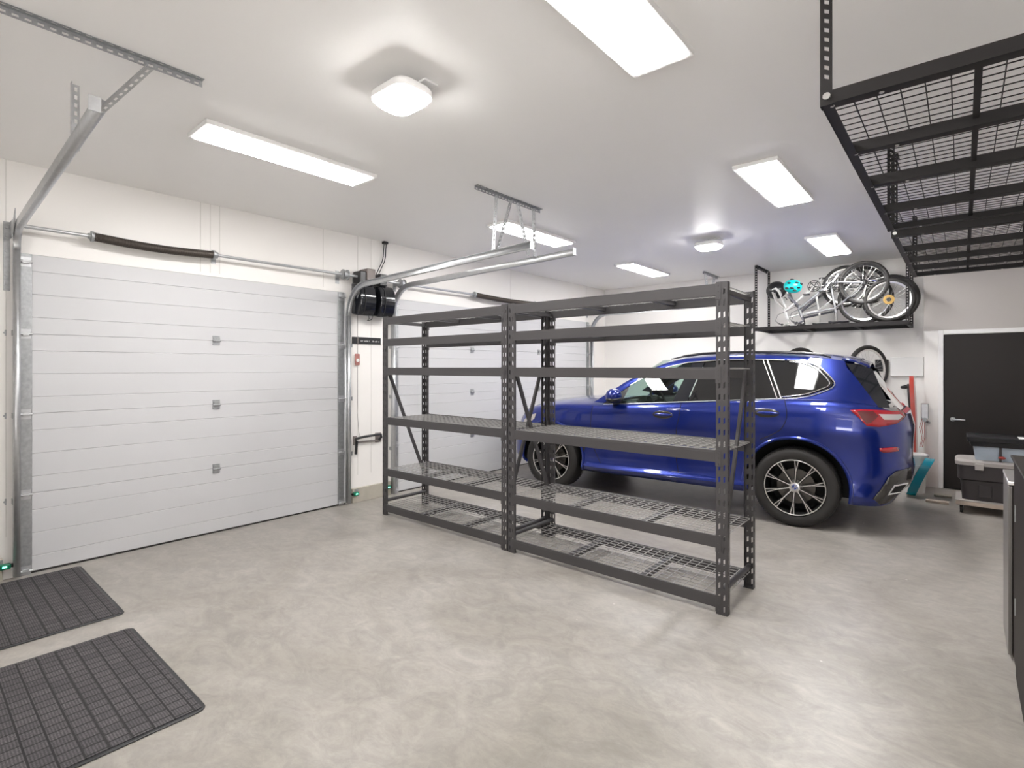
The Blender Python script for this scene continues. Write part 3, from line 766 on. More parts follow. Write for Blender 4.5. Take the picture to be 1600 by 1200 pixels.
# side details on the lower body
for far in (False, True):
    MB().prism([low(s, z, -.01, far) for s, z in []] or [(0,0,0),(0,0,0.001),(0.001,0,0)], (0, .0001, 0)) if False else None
    def line(pts, name, m, r=.0035, off=.0005):
        MB().tube([low(s, z, off, far) for s, z in smooth_poly(pts, False, 6)], r, 6).build(name, m, car, world=False)
    line([(-2.13, 1.05), (-2.135, .95), (-2.14, .80), (-2.13, .6), (-2.06, .44), (-2.0, .36)], 'door_gap', 'dark')
    line([(-1.08, 1.12), (-1.09, 1.0), (-1.13, .75), (-1.135, .55), (-1.10, .37)], 'door_gap', 'dark')
    line([(-.085, 1.19), (-.065, 1.10), (-.07, 1.0), (-.13, .90), (-.30, .80)], 'door_gap', 'dark')
    for s, z in ((-1.27, .992), (-.235, 1.062)):
        c = low(s, z, 0, far); sg = 1 if far else -1
        MB().sphere((c.x, c.y, c.z), .1, 18, 10, (1.12, .10, .46)).build('handle_recess', 'gloss_dark', car, world=False)
        MB().sphere((c.x+.012, c.y+sg*.018, c.z+.003), .1, 16, 8, (1.0, .13, .17)).build('door_handle', 'blue', car, world=False)
    # tail lamp: red lens with a pale insert
    polygrid([(.445, 1.125), (.52, 1.135), (.70, 1.13), (.88, 1.118), (.905, 1.085), (.86, 1.045), (.80, 1.015), (.66, .985), (.57, .99), (.51, 1.06)], low, .035, off=.010, far=far).build('tail_lamp', 'redl', car, ang=50, world=False, solid=.006)
    polygrid([(.50, 1.118), (.62, 1.122), (.66, 1.08), (.60, 1.02), (.57, 1.01), (.53, 1.06)], low, .035, off=.0155, far=far).build('lamp_band', 'redd', car, ang=50, world=False)
    polygrid([(.66, 1.098), (.845, 1.094), (.86, 1.075), (.82, 1.048), (.70, 1.050)], low, .035, off=.0165, far=far).build('lamp_insert', 'whl', car, ang=50, world=False)
    polygrid([(.668, .80), (.80, .812), (.83, .80), (.82, .772), (.70, .76), (.67, .775)], low, .03, off=.008, far=far).build('bumper_reflector', 'redl', car, ang=50, world=False, solid=.004)
    polygrid([(.62, .345), (.68, .42), (.74, .54), (.80, .60), (.915, .62), (.93, .5), (.90, .36), (.80, .30), (.70, .29)], low, .04, off=.007, far=far).build('bumper_valance', 'gloss_dark', car, ang=50, world=False, solid=.006)
    ex = [(.755, .39), (.79, .475), (.885, .485), (.875, .40)]
    polygrid(ex, low, .03, off=.016, far=far).build('exhaust_mouth', 'dark', car, ang=50, world=False)
    MB().tube([low(s, z, .018, far) for s, z in smooth_poly(ex, True, 1)], .010, 8, closed=True).build('exhaust_trim', 'chrome', car, world=False)
    # head lamp
    polygrid([(-3.18, .83), (-3.02, .90), (-2.93, .925), (-2.95, .86), (-3.05, .79), (-3.2, .77)], low, .04, off=.006, far=far).build('head_lamp', 'whl', car, ang=50, world=False)
    polygrid([(-2.25, .50), (-2.20, .62), (-2.215, .64), (-2.28, .60), (-2.29, .52)], low, .04, off=.005, far=far).build('side_vent', 'black', car, ang=50, world=False)
    # sill blade
    rows = [[low(s, z, o, far) for z, o in ((.385, .004), (.372, .020), (.34, .026), (.305, .010))] for s in [-2.2+k*.1 for k in range(19)]]
    MB().sheet(rows).build('sill_blade', 'blue', car, ang=60, world=False)
    # wheel-arch lips
    for hx in (0, -WB):
        pts = []
        for k in range(41):
            a = math.radians(-18+216*k/40); s = hx+.456*math.cos(a); z = RW+.015+.456*math.sin(a)
            if z > ZB+.02: pts.append(low(s, z, .004, far))
        MB().tube(pts, .017, 8).build('arch_lip', 'blue', car, world=False)
    # mirror
    sg = 1 if far else -1; b = green(-1.86, 1.14, 0, far)
    mi = MB().sphere((b.x+.03, b.y+sg*.15, b.z+.045), .12, 20, 12, (.72, 1.0, .68)).build('door_mirror', 'blue', car, ang=80, world=False)
    MB().sphere((b.x+.03, b.y+sg*.145, b.z+.005), .12, 18, 8, (.73, 1.0, .40)).bar((b.x+.0, b.y-sg*.02, b.z-.045), (b.x+.02, b.y+sg*.13, b.z-.01), .09, .035).build('mirror_base', 'black', mi, world=False)
# cabin
cab = MB().box((-1.95, .14, .802), (.45, CW-.14, .815)).build('cabin_floor', 'dark', car, world=False)
MB().prism([(-2.1, .14, .815), (-2.1, .14, 1.06), (-1.86, .14, 1.115), (-1.62, .14, 1.13), (-1.55, .14, 1.05), (-1.55, .14, .815)], (0, CW-.28, 0)).build('dashboard', 'seat', car, world=False, bevel=.02)
MB().prism([(-1.72, .32, 1.11), (-1.63, .32, 1.175), (-1.58, .32, 1.17), (-1.56, .32, 1.11)], (0, .36, 0)).build('instrument_hood', 'seat', car, world=False, bevel=.01)
sw = MB().torus((-1.50, .50, 1.12), (1, 0, .45), .175, .016, 30, 8).bar((-1.50, .36, 1.12), (-1.50, .64, 1.12), .03, .03).cyl((-1.62, .5, 1.07), (-1.49, .5, 1.125), .05, 12).build('steering_wheel', 'seat', car, world=False)
for yy in (.28, 1.08):
    st = MB().prism([(-.95, yy, .82), (-.78, yy, 1.32), (-.68, yy, 1.34), (-.72, yy, .82)], (0, .5, 0)).build('seat_back', 'seat', car, world=False, bevel=.05)
    MB().box((-.80, yy+.12, 1.36), (-.69, yy+.38, 1.51)).cyl((-.75, yy+.2, 1.30), (-.75, yy+.2, 1.38), .008, 8).cyl((-.75, yy+.3, 1.30), (-.75, yy+.3, 1.38), .008, 8).build('headrest', 'seat', st, world=False, bevel=.03)
MB().box((-.15, .2, .816), (.02, CW-.2, 1.25)).build('rear_bench', 'seat', car, world=False, bevel=.04)
MB().box((-1.30, CW/2-.12, 1.42), (-1.28, CW/2+.12, 1.50)).build('inside_mirror', 'black', car, world=False, bevel=.01)
MB().box((-2.3, .36, .30), (.35, CW-.36, .40)).build('underbody', 'dark', car, world=False)
# wheels
def wheel():
    T = MB(); W2 = .245
    T.lathe([(.262,.02),(.275,.008),(.325,.0),(.352,.012),(.366,.035),(RW,.06),(RW,W2-.06),(.366,W2-.035),(.352,W2-.012),(.325,W2),(.275,W2-.008),(.262,W2-.02),(.255,W2/2)], (0,0,0), (0,1,0), 72, closed=True)
    for k in range(110):
        a = 2*PI*k/110; c, s = math.cos(a), math.sin(a)
        for y0, y1, q in ((.018, .075, .5), (.17, .228, -.5)):
            T.bar((c*.362, y0, s*.362), (c*(RW+.001), y1, s*(RW+.001)), .012, .004, (c, 0, s))
    w = T.build('tyre', 'rubberblk', car, world=False, ang=50)
    MB().lathe([(.262,.012),(.256,.010),(.248,.02),(.240,.06),(.235,.20),(.262,.23)], (0,0,0), (0,1,0), 64).build('rim_barrel', 'alloyd', w, world=False)
    MB().torus((0,.010,0), (0,1,0), .258, .0055, 72, 8).build('rim_lip', 'satin', w, world=False)
    MB().lathe([(0,.10),(.165,.10),(.165,.12),(0,.12)], (0,0,0), (0,1,0), 40).build('brake_disc', 'disc', w, world=False)
    MB().lathe([(0,.19),(.24,.19),(.24,.21),(0,.21)], (0,0,0), (0,1,0), 40).build('backing_plate', 'dark', w, world=False)
    hub = MB().lathe([(0,.022),(.030,.022),(.045,.026),(.055,.045),(.06,.10),(0,.10)], (0,0,0), (0,1,0), 30).build('hub', 'satin', w, world=False)
    for k in range(10):
        a = 2*PI*k/10+.24; e = V((math.cos(a), 0, math.sin(a))); t = V((-math.sin(a), 0, math.cos(a))); Y = V((0,1,0))
        mb = MB()
        pr = [(.05, .010, .036), (.13, .012, .026), (.252, .024, .016)]
        vs = []
        for r, hw, y in pr: vs += [e*r+t*hw+Y*y, e*r-t*hw+Y*y, e*r-t*hw*.8+Y*(y+.03), e*r+t*hw*.8+Y*(y+.03)]
        fs = [(0,1,2,3), (8,11,10,9)]
        for i in (0, 4): fs += [(i+j, i+(j+1) % 4, i+4+(j+1) % 4, i+4+j) for j in range(4)]
        mb.add(vs, fs).build('spoke', 'alloyd', w, world=False, ang=30)
        sgn = 1
        ed = MB().bar(e*.045+Y*.030, e*.14+Y*.022, .0085, .006, Y)
        ed.bar(e*.13-t*.002+Y*.023, e*.256+t*.016+Y*.013, .0065, .006, Y).bar(e*.13+t*.002+Y*.023, e*.256-t*.016+Y*.013, .0065, .006, Y)
        ed.build('spoke_face', 'satin', w, world=False, ang=30)
    cp = MB().lathe([(0,.016),(.026,.017),(.030,.021),(.030,.026)], (0,0,0), (0,1,0), 30).build('hub_cap', 'bluecap', w, world=False)
    for q in (0, 1):
        a = q*PI; mb = MB(); pts = [(0,.0150,0)]+[(.0175*math.cos(a+PI/2*i/6), .0150, .0175*math.sin(a+PI/2*i/6)) for i in range(7)]
        mb.prism(pts, (0, .002, 0)).build('cap_quarter', 'whl', cp, world=False, ang=0)
    MB().torus((0,.0165,0), (0,1,0), .024, .004, 30, 6).build('cap_ring', 'satin', cp, world=False)
    return w
w0 = wheel(); w0.location = (0, .015, RW)
for hx, far in ((-WB, 0), (0, 1), (-WB, 1)):
    c = copy_tree(w0, car); c.location = (hx, CW-.015 if far else .015, RW)
    if far: c.rotation_euler = (0, 0, PI)

# ------------------------------------------------------------------ overhead racks
def overhead_rack(label, y0, ys, x0=4.80, x1=5.62, z=2.40):
    t = thing('overhead_rack', label, 'overhead rack', (x0, y0, z), 0, 'black ceiling mounted mesh racks')
    y1 = ys[-1]
    for xx, s in ((x0, 1), (x1, -1)):
        MB().box((xx, y0, z), (xx+s*.003, y1, z+.05)).box((xx, y0, z), (xx+s*.035, y1, z+.003)).build('side_rail', 'rackb', t)
    for y in ys:
        sg = -1 if y == y1 else 1
        MB().box((x0+.004, y-.002, z+.0035), (x1-.004, y+.002, z+.048)).box((x0+.004, y, z+.0035), (x1-.004, y+sg*.045, z+.007)).build('cross_beam', 'rackb', t)
        for xx in (x0+.03, x0+.17, x1-.17, x1-.03):
            MB().sphere((xx, y+sg*.022, z+.002), .008, 8, 4, (1, 1, .5)).build('bolt', 'steel', t)
    xm = (x0+x1)/2
    MB().box((xm-.010, y0+.003, z+.030), (xm+.010, y1-.003, z+.042)).build('centre_spine', 'rackb', t)
    mb = MB(); n = 12
    for k in range(n+1): xx = x0+.012+(x1-x0-.024)*k/n; mb.bar((xx, y0+.01, z+.046), (xx, y1-.01, z+.046), .0036, .0036)
    n = int((y1-y0)/.056)
    for k in range(n+1): yy = y0+.012+(y1-y0-.024)*k/n; mb.bar((x0+.01, yy, z+.050), (x1-.01, yy, z+.050), .0034, .0034)
    mb.build('wire_mesh', 'rackb', t, ang=0)
    for xx, sx in ((x0, 1), (x1, -1)):
        for yy, sy in ((y0, 1), (y1, -1)):
            mb = MB(); L = CZ-.004-z
            mb.perf((xx-sx*.002, yy-sy*.002, z), (0,0,1), (sx,0,0), L, .036, [(.012, .026)], .032, .014, .09, skew=.004)
            mb.perf((xx-sx*.002, yy-sy*.002, z), (0,0,1), (0,sy,0), L, .036, [(.012, .026)], .032, .014, .09)
            p = mb.build('hanger_post', 'rackb', t, solid=.0025, ang=0)
            MB().cyl((xx+sx*.018, yy-sy*.003, z+.028), (xx+sx*.018, yy-sy*.012, z+.028), .012, 10).build('post_bolt', 'steel', p)
        for yy, sy in ((y0, 1), (y1, -1)):
            mb = MB(); mb.perf((xx, yy, CZ-.004), (0,sy,0), (sx,0,0), .12, .036, [(.012, .026)], .05, .02, .02); mb.build('ceiling_bracket', 'rackb', t, solid=.0025, ang=0)
overhead_rack('black mesh rack hanging from the ceiling nearest the camera', 2.08, (2.08, 2.62, 3.15, 3.74, 4.27))
overhead_rack('black mesh rack hanging behind the nearer rack, toward the bicycles', 4.49, (4.49, 5.10, 5.64, 6.12, 6.58))

# ------------------------------------------------------------------ bicycle shelf and bicycles
PZ = 2.085
br = thing('bike_rack', 'black wire platform on the far wall carrying the bicycles', 'storage rack', (3.8, 8.6, PZ))
xa, xb, ya, yb = 2.90, 4.68, 8.06, 8.76
MB().box((xa, ya, PZ-.055), (xb, ya+.004, PZ)).box((xa, ya, PZ-.055), (xb, ya+.04, PZ-.051)).build('front_beam', 'rackb', br)
MB().box((xa, yb-.004, PZ-.055), (xb, yb, PZ)).build('rear_beam', 'rackb', br)
for x in (xa, xa+.59, xa+1.19, xb-.035): MB().box((x, ya+.004, PZ-.05), (x+.035, yb-.004, PZ-.01)).build('cross_beam', 'rackb', br)
mb = MB()
for k in range(25): xx = xa+.02+(xb-xa-.04)*k/24; mb.bar((xx, ya+.005, PZ-.004), (xx, yb-.005, PZ-.004), .0036, .0036)
for k in range(11): yy = ya+.02+(yb-ya-.04)*k/10; mb.bar((xa+.01, yy, PZ-.007), (xb-.01, yy, PZ-.007), .0036, .0036)
mb.build('wire_mesh', 'rackb', br, ang=0)
for xx, sx in ((xa, 1), (xb, -1)):
    for yy in (ya, yb-.036):
        mb = MB(); L = CZ-.004-PZ+.05
        mb.perf((xx, yy, PZ-.05), (0,0,1), (0,1,0), L, .034, [(.011, .024)], .036, .018, .05); mb.perf((xx, yy, PZ-.05), (0,0,1), (sx,0,0), L, .034, [(.011, .024)], .036, .018, .05)
        mb.build('upright', 'rackb', br, solid=.0025, ang=0)
    mb = MB(); mb.perf((xx, ya, CZ-.005), (0,1,0), (sx,0,0), yb-ya-.07, .034, [(.011, .024)], .05, .02, .02); mb.perf((xx, ya, CZ-.005), (0,1,0), (0,0,-1), yb-ya-.07, .034, [(.011, .024)], .05, .02, .02)
    mb.build('ceiling_angle', 'rackb', br, solid=.0025, ang=0)

def wheel_parts(parent, R, c, rim='satin', tyre_r=.028, disc=None, cassette=False):
    c = V(c)
    w = MB().torus(c, (0,1,0), R-tyre_r, tyre_r, 44, 10).build('tyre', 'rubberblk', parent, world=False)
    MB().lathe([(R-tyre_r*2.0, -.012), (R-tyre_r*1.6, -.013), (R-tyre_r*1.6, .013), (R-tyre_r*2.0, .012), (R-tyre_r*2.6, .006), (R-tyre_r*2.6, -.006)], c, (0,1,0), 44, closed=True).build('rim', rim, w, world=False)
    sp = MB()
    for k in range(28):
        a = 2*PI*k/28; b = a+(.5 if k % 2 else -.5); s = .03 if (k//2) % 2 else -.03
        sp.bar(c+V((math.cos(b)*.022, s, math.sin(b)*.022)), c+V((math.cos(a)*(R-tyre_r*2.2), 0, math.sin(a)*(R-tyre_r*2.2))), .0022, .0022)
    sp.build('spokes', 'steel', w, world=False, ang=0)
    MB().cyl(c+V((0,-.05,0)), c+V((0,.05,0)), .012, 10).lathe([(.0,-.034),(.026,-.034),(.026,-.028),(.014,-.02),(.014,.02),(.026,.028),(.026,.034),(0,.034)], c, (0,1,0), 16).build('hub', 'alloyd', w, world=False)
    if disc: MB().lathe([(.028,-.042),(.060,-.042),(.060,-.039),(.028,-.039)], c, (0,1,0), 28, closed=True).build('disc_rotor', disc, w, world=False)
    if cassette:
        m = MB()
        for i in range(6): m.torus(c+V((0,-.030-.005*i,0)), (0,1,0), .050-.005*i, .003, 22, 5)
        m.cyl(c+V((0,-.028,0)), c+V((0,-.058,0)), .022, 12); m.build('cassette', 'black', w, world=False)
    return w
def bicycle(label, group, frame_m, fork_m, R=.33, front=True, rim='satin', disc=None):
    t = thing('bicycle', label, 'bicycle', (0,0,0), 0, group)
    BB = V((0,0,.29)); RH = V((-.43,0,R)); FH = V((.62,0,R)); ST = V((-.07,0,.76)); HT = V((.40,0,.80)); HB = V((.445,0,.66))
    f = MB().tube([BB, ST], .017, 10).tube([BB, HB+V((0,0,.01))], .022, 10).tube([ST+V((.02,0,-.07)), HT+V((.01,0,-.03))], .018, 10).tube([HT, HB], .024, 10)
    for s in (-1, 1):
        f.tube([BB+V((-.03, s*.03, 0)), BB+V((-.12, s*.05, .005)), RH+V((0, s*.068, 0))], .010, 8).tube([ST+V((.005, s*.02, -.08)), RH+V((.08, s*.06, .12)), RH+V((0, s*.068, 0))], .009, 8)
    f.cyl(BB+V((0,-.045,0)), BB+V((0,.045,0)), .024, 14); f.build('frame', frame_m, t, world=False)
    fk = MB().tube([HB+V((.0,0,-.01)), HB+V((.012,0,-.045))], .018, 8)
    for s in (-1, 1): fk.tube([HB+V((.012, 0, -.045)), HB+V((.018, s*.055, -.06)), FH+V((-.05, s*.058, .15)), FH+V((0, s*.058, 0))], .015, 8)
    fk.build('fork', fork_m, t, world=False)
    MB().tube([ST, ST+V((-.01,0,.12))], .013, 8).build('seat_post', 'steel', t, world=False)
    sd = []
    for s, wd, dz in ((-.15, .07, .0), (-.11, .075, .004), (-.03, .045, -.002), (.06, .022, .0), (.12, .016, -.010)):
        sd.append([V((-.09+s, 0, .905))+V((0, math.cos(a)*wd, math.sin(a)*.022*(1 if math.sin(a) > 0 else .6)+dz)) for a in [2*PI*k/12 for k in range(13)]])
    m = MB().sheet(sd); m.f += [tuple(range(12)), tuple(range(4*13, 4*13+12))]; m.build('saddle', 'black', t, world=False, ang=60)
    MB().tube([HT, HT+V((-.02,0,.06)), HT+V((.05,0,.09))], .014, 8).tube([HT+V((.02,-.29,.105)), HT+V((.055,-.1,.09)), HT+V((.055,.1,.09)), HT+V((.02,.29,.105))], .012, 8).build('handlebar', fork_m, t, world=False)
    for s in (-1, 1):
        MB().tube([HT+V((.03, s*.20, .10)), HT+V((.018, s*.30, .107))], .017, 8).build('grip', 'black', t, world=False)
        MB().tube([HT+V((.04, s*.17, .095)), HT+V((.09, s*.20, .085)), HT+V((.085, s*.27, .08))], .006, 6).build('brake_lever', 'black', t, world=False)
    MB().tube([HT+V((.06, -.18, .09)), HT+V((.16, -.12, .03)), HT+V((.14, -.05, -.08)), HT+V((.05, -.02, -.12)), BB+V((.2, -.02, .28))], .0035, 6).build('brake_cable', 'black', t, world=False)
    ck = MB().torus(BB+V((0,-.055,0)), (0,1,0), .088, .006, 36, 6).torus(BB+V((0,-.050,0)), (0,1,0), .062, .005, 30, 6)
    for k in range(5): a = 2*PI*k/5+.3; ck.bar(BB+V((0,-.055,0)), BB+V((.086*math.cos(a), -.055, .086*math.sin(a))), .014, .006, (0,1,0))
    ck.build('chainring', 'black', t, world=False)
    for s, a in ((-1, 1.0), (1, 1.0+PI)):
        e = BB+V((math.cos(a)*.165, s*.085, math.sin(a)*.165))
        cr = MB().bar(BB+V((0, s*.07, 0)), e, .02, .012, (0,1,0)).build('crank_arm', 'steel', t, world=False)
        MB().box(e+V((-.045, s*.01, -.012)), e+V((.045, s*.01+s*.085, .012))).build('pedal', 'black', cr, world=False, bevel=.004)
    ch = [BB+V((0,-.055,.088)), RH+V((0,-.055,.04))]; ch2 = [BB+V((0,-.055,-.088)), RH+V((.06,-.055,-.07)), RH+V((.02,-.055,-.05))]
    MB().tube(ch, .0035, 5).tube(ch2, .0035, 5).build('chain', 'alloyd', t, world=False)
    MB().tube([RH+V((.01,-.06,-.02)), RH+V((.03,-.065,-.07)), RH+V((.06,-.065,-.10))], .010, 6).build('derailleur', 'black', t, world=False)
    wheel_parts(t, R, RH, rim, disc=disc, cassette=True)
    if front: wheel_parts(t, R, FH, rim, disc=disc)
    return t
def invert(t, x, y, sc, tilt=0, yaw=0):
    t.scale = (sc, sc, sc); t.location = (x, y, PZ+.935*sc+.001); t.rotation_euler = (0, PI+tilt, yaw)
G = 'bicycles stored upside down on the rack'
b1 = bicycle('silver bicycle lying upside down at the front of the rack, rear wheel up', G, 'midgrey', 'greyp', front=False, rim='alloyd')
invert(b1, 3.83, 8.17, .86)
b2 = bicycle('white bicycle upside down in the middle of the rack, without front wheel', G, 'whitep', 'silver', front=False, rim='satin')
invert(b2, 3.60, 8.38, .86)
b3 = bicycle('dark grey bicycle upside down at the back of the rack by the wall', G, 'greyp', 'black', front=False)
invert(b3, 3.76, 8.60, .86)
def loose(label, R, x, y, z, rim, disc=None, lean=0, tr=.024):
    t = thing('bicycle_wheel', label, 'bicycle wheel', (0,0,0), 0, 'loose bicycle wheels on the rack')
    wheel_parts(t, R, (0,0,0), rim, tr, disc); t.location = (x, y, z); t.rotation_euler = (lean, 0, 0)
loose('loose bicycle wheel with silver rim standing in the middle of the rack', .315, 4.20, 8.30, PZ+.316, 'chrome')
loose('loose bicycle wheel with a gold brake disc at the right end of the rack', .275, 4.47, 8.17, PZ+.276, 'satin', 'gold')
loose('largest loose wheel with a fat tyre, sticking out at the right end of the rack', .315, 4.46, 8.42, PZ+.316, 'plastic', None, 0, .032)
# helmets
def helmet(label, c, r, m, holes, sc, tilt):
    t = thing('bicycle_helmet', label, 'helmet', (0,0,0), 0, 'bicycle helmets')
    mb = MB()
    for i in range(9):
        a = PI*.56*i/8
        for k in range(24): b = 2*PI*k/24; mb.v.append((r*math.sin(a)*math.cos(b)*sc[0], r*math.sin(a)*math.sin(b)*sc[1], r*math.cos(a)*sc[2]))
    for i in range(8):
        for k in range(24): mb.f.append((i*24+k, i*24+(k+1) % 24, (i+1)*24+(k+1) % 24, (i+1)*24+k))
    mb.build('shell', m, t, world=False, ang=60, solid=.012)
    for a, b in holes:
        p = V((r*math.sin(a)*math.cos(b)*sc[0], r*math.sin(a)*math.sin(b)*sc[1], r*math.cos(a)*sc[2]))*1.03
        MB().sphere(p, .026, 10, 6, (1.1, .6, .6)).build('vent', 'black', t, world=False)
    MB().tube([(-.09, .0, -.01), (-.10, -.02, -.12), (-.095, -.03, -.24)], .006, 6).sphere((-.095, -.03, -.25), .011).build('strap', 'black', t, world=False)
    t.location = c; t.rotation_euler = tilt; return t
helmet('turquoise bicycle helmet with black vents hung on the upturned bicycles', (3.385, 8.10, 2.63), .105, 'aqua',
       [(.35, .4), (.8, 1.9), (.75, 4.6), (.8, 5.6), (.5, 3.2), (.9, .3), (1.1, 4.0), (1.1, 5.0)], (1.05, .9, .8), (1.15, .2, .3))
helmet('black helmet with a dangling strap hung on the left upright of the rack', (3.06, 8.57, 2.66), .135, 'black', [(.6, 4.4), (.6, 5.2)], (1, .95, .85), (1.35, 0, 0))
fe = thing('fender', 'curved silver fender hanging from the left upright below the black helmet', 'fender', (3.12, 8.45, 2.4))
MB().tube([(3.03, 8.46, 2.66), (3.08, 8.45, 2.67), (3.13, 8.44, 2.62), (3.17, 8.44, 2.52), (3.21, 8.44, 2.40), (3.23, 8.44, 2.33)], .018, 8, rads=[.012, .018, .02, .02, .018, .010]).build('blade', 'whitep', fe)
MB().tube([(3.16, 8.44, 2.52), (3.21, 8.46, 2.53), (3.22, 8.50, 2.50)], .006, 6).build('stay', 'black', fe)
# bicycle kept against the far wall behind the car
def hang_bike(t, x, y, z, ang, R=.33):
    d = V((math.cos(ang), -math.sin(ang), 0)); u = V((0, 0, 1)); l = d.cross(u)
    m = Matrix((u, l, d)).transposed(); t.rotation_euler = m.to_euler()
    t.location = V((x, y, z)) - m @ V((.62, 0, R))
hang_bike(bicycle('dark bicycle hung by its front wheel beside the white wall board, mostly behind the car', 'bicycles hung on the far wall', 'greyp', 'black', rim='satin'), 4.21, 8.50, 1.475, math.radians(126))
hang_bike(bicycle('dark bicycle hung on the far wall with one tyre top over the car roof', 'bicycles hung on the far wall', 'greyp', 'black', rim='satin'), 3.40, 8.50, 1.465, math.radians(130))
wh = thing('tyre_tray', 'black ribbed plastic tyre tray on the far wall behind the bicycle wheel', 'wall mount', (4.335, YF, 1.535))
mb = MB().box((4.26, YF-.02, 1.455), (4.41, YF-.0005, 1.615)); mb.build('plate', 'black', wh, bevel=.006)
mb = MB()
for k in range(9): z = 1.465+k*.017; mb.bar((4.27, YF-.023, z), (4.40, YF-.023, z+.03 if z < 1.57 else z), .008, .006, (0,1,0))
mb.build('rib', 'black', wh)
wp = thing('wall_board', 'blank white board fixed to the far wall behind the tailgate', 'board', (4.61, YF, 1.52))
MB().box((4.43, YF-.05, 1.39), (4.79, YF-.0005, 1.645)).build('panel', 'white', wp, bevel=.006)

# ------------------------------------------------------------------ things standing behind the tail of the car
sl = thing('plastic_sled', 'red plastic sled with a black face standing upright behind the car tail', 'sled', (4.70, 8.35, 0))
def plank(x, y, z0, z1, wv, th, bow, n=18):
    mb = MB(); rows = []
    for k in range(n+1):
        q = k/n; z = z0+(z1-z0)*q; hw = wv*min(1, (1-(2*q-1)**6)**.5+.02)
        xo = x+bow*(q-.5)**2*4+(-.02*q); rows.append([(xo-th/2, y-hw, z), (xo+th/2, y-hw*.97, z), (xo+th/2, y+hw*.97, z), (xo-th/2, y+hw, z), (xo-th/2, y-hw, z)])
    mb.sheet(rows); n4 = 5; mb.f += [(0,1,2,3), tuple((len(rows)-1)*n4+i for i in (0,1,2,3))]; return mb
plank(4.725, 8.36, .0005, 1.40, .16, .045, -.02).build('deck', 'red', sl, bevel=.008)
plank(4.690, 8.36, .25, 1.30, .14, .018, -.02).build('black_face', 'black', sl)
MB().cyl((4.60, 8.28, .845), (4.72, 8.28, .845), .024, 14).build('orange_peg', 'orange', sl)
mo = thing('electrical_box', 'small grey metal box with loose red wires right of the red sled', 'electrical box', (4.80, 8.47, .95))
MB().box((4.775, 8.435, .86), (4.85, YJ-.0005, 1.05)).build('case', 'galv', mo, bevel=.008)
MB().cyl((4.815, 8.435, .85), (4.815, 8.39, .85), .025, 12).cyl((4.84, 8.43, .83), (4.86, 8.37, .82), .014, 10).build('fitting', 'galvd', mo)
for dx in (-.012, 0, .014): MB().tube([(4.80+dx, 8.45, .86), (4.785+dx*2, 8.44, .75), (4.80+dx, 8.44, .62), (4.775+dx, 8.45, .50)], .0035, 6).build('wire', 'red', mo)
hk = thing('wall_hook', 'small black hook on the far wall left of the red sled', 'hook', (4.60, YF, 1.25))
MB().cyl((4.62, YF-.0005, 1.252), (4.62, YF-.07, 1.252), .012, 10).sphere((4.60, YF-.09, 1.25), .028, 12, 8).bar((4.60, YF-.09, 1.25), (4.69, YF-.11, 1.255), .012, .012).sphere((4.575, YF-.09, 1.245), .03, 12, 8, (1, 1, .7)).build('arm', 'black', hk)
bc = thing('plastic_pail', 'white plastic pail standing behind the car bumper beside the teal board', 'pail', (4.70, 8.0, 0))
MB().lathe([(0,.001),(.115,.001),(.14,.43),(.148,.43),(.148,.46),(.132,.46),(.110,.02),(0,.02)], (4.72, 8.05, 0), (0, 0, 1), 32).build('shell', 'whitep', bc)
MB().tube([(4.72+.15*math.cos(a), 8.05-.05-.10*math.sin(a), .43-.10*math.sin(a)) for a in [PI*k/12 for k in range(13)]], .004, 6).build('handle', 'galv', bc)
ts = thing('kneeboard', 'teal curved plastic board leaning up behind the exhaust of the car', 'board', (4.80, 7.75, 0))
mb = MB(); rows = []
for k in range(21):
    q = k/20; z = .012+.45*q; x = 4.705+.185*q**.9-.015*math.sin(PI*q); hw = .15*(1-(2*q-1)**4)**.5+.005
    rows.append([(x-.04, 7.74-hw, z), (x+.048, 7.74-hw*.9, z-.004), (x+.048, 7.74+hw*.9, z-.004), (x-.04, 7.74+hw, z), (x-.04, 7.74-hw, z)])
mb.sheet(rows); mb.f += [(0,1,2,3), (100,101,102,103)]
mb.build('deck', 'teal', ts, ang=50, bevel=.012)
MB().sheet([[V(r[0])+V((-.002, .03, 0)), V(r[3])+V((-.002, -.03, 0))] for r in rows[3:17]]).build('dark_pad', 'gloss_dark', ts, solid=.004)
ms = thing('lumber_scrap', 'pale flat boards lying on the floor by the teal board', 'boards', (4.9, 7.9, 0))
MB().box((4.86, 7.50, .001), (5.06, 7.58, .026)).build('board', 'wood', ms, bevel=.002)
MB().box((4.92, 7.90, .001), (5.08, 8.02, .022)).build('board', 'conc', ms, bevel=.002)

# ------------------------------------------------------------------ totes, dolly, cabinets at the right
dl = thing('wheeled_dolly', 'low wooden dolly with casters under the charcoal tote', 'dolly', (5.5, 7.45, 0))
MB().box((5.12, 7.17, .085), (5.85, 7.62, .13)).build('platform', 'wood', dl, bevel=.006)
MB().box((5.118, 7.168, .128), (5.852, 7.622, .140)).build('carpet_pad', 'totel', dl, bevel=.004)
for x in (5.165, 5.80):
    for y in (7.22, 7.57):
        c = MB().cyl((x-.012, y, .037), (x+.012, y, .037), .036, 18).build('caster_wheel', 'rubberblk', dl)
        MB().box((x-.018, y-.016, .04), (x-.014, y+.016, .084)).box((x+.014, y-.016, .04), (x+.018, y+.016, .084)).box((x-.02, y-.022, .078), (x+.02, y+.022, .0848)).build('fork', 'galvd', c)
tt = thing('storage_tote', 'large charcoal tote with a grey lid on the dolly by the black door', 'storage tote', (5.5, 7.4, .14))
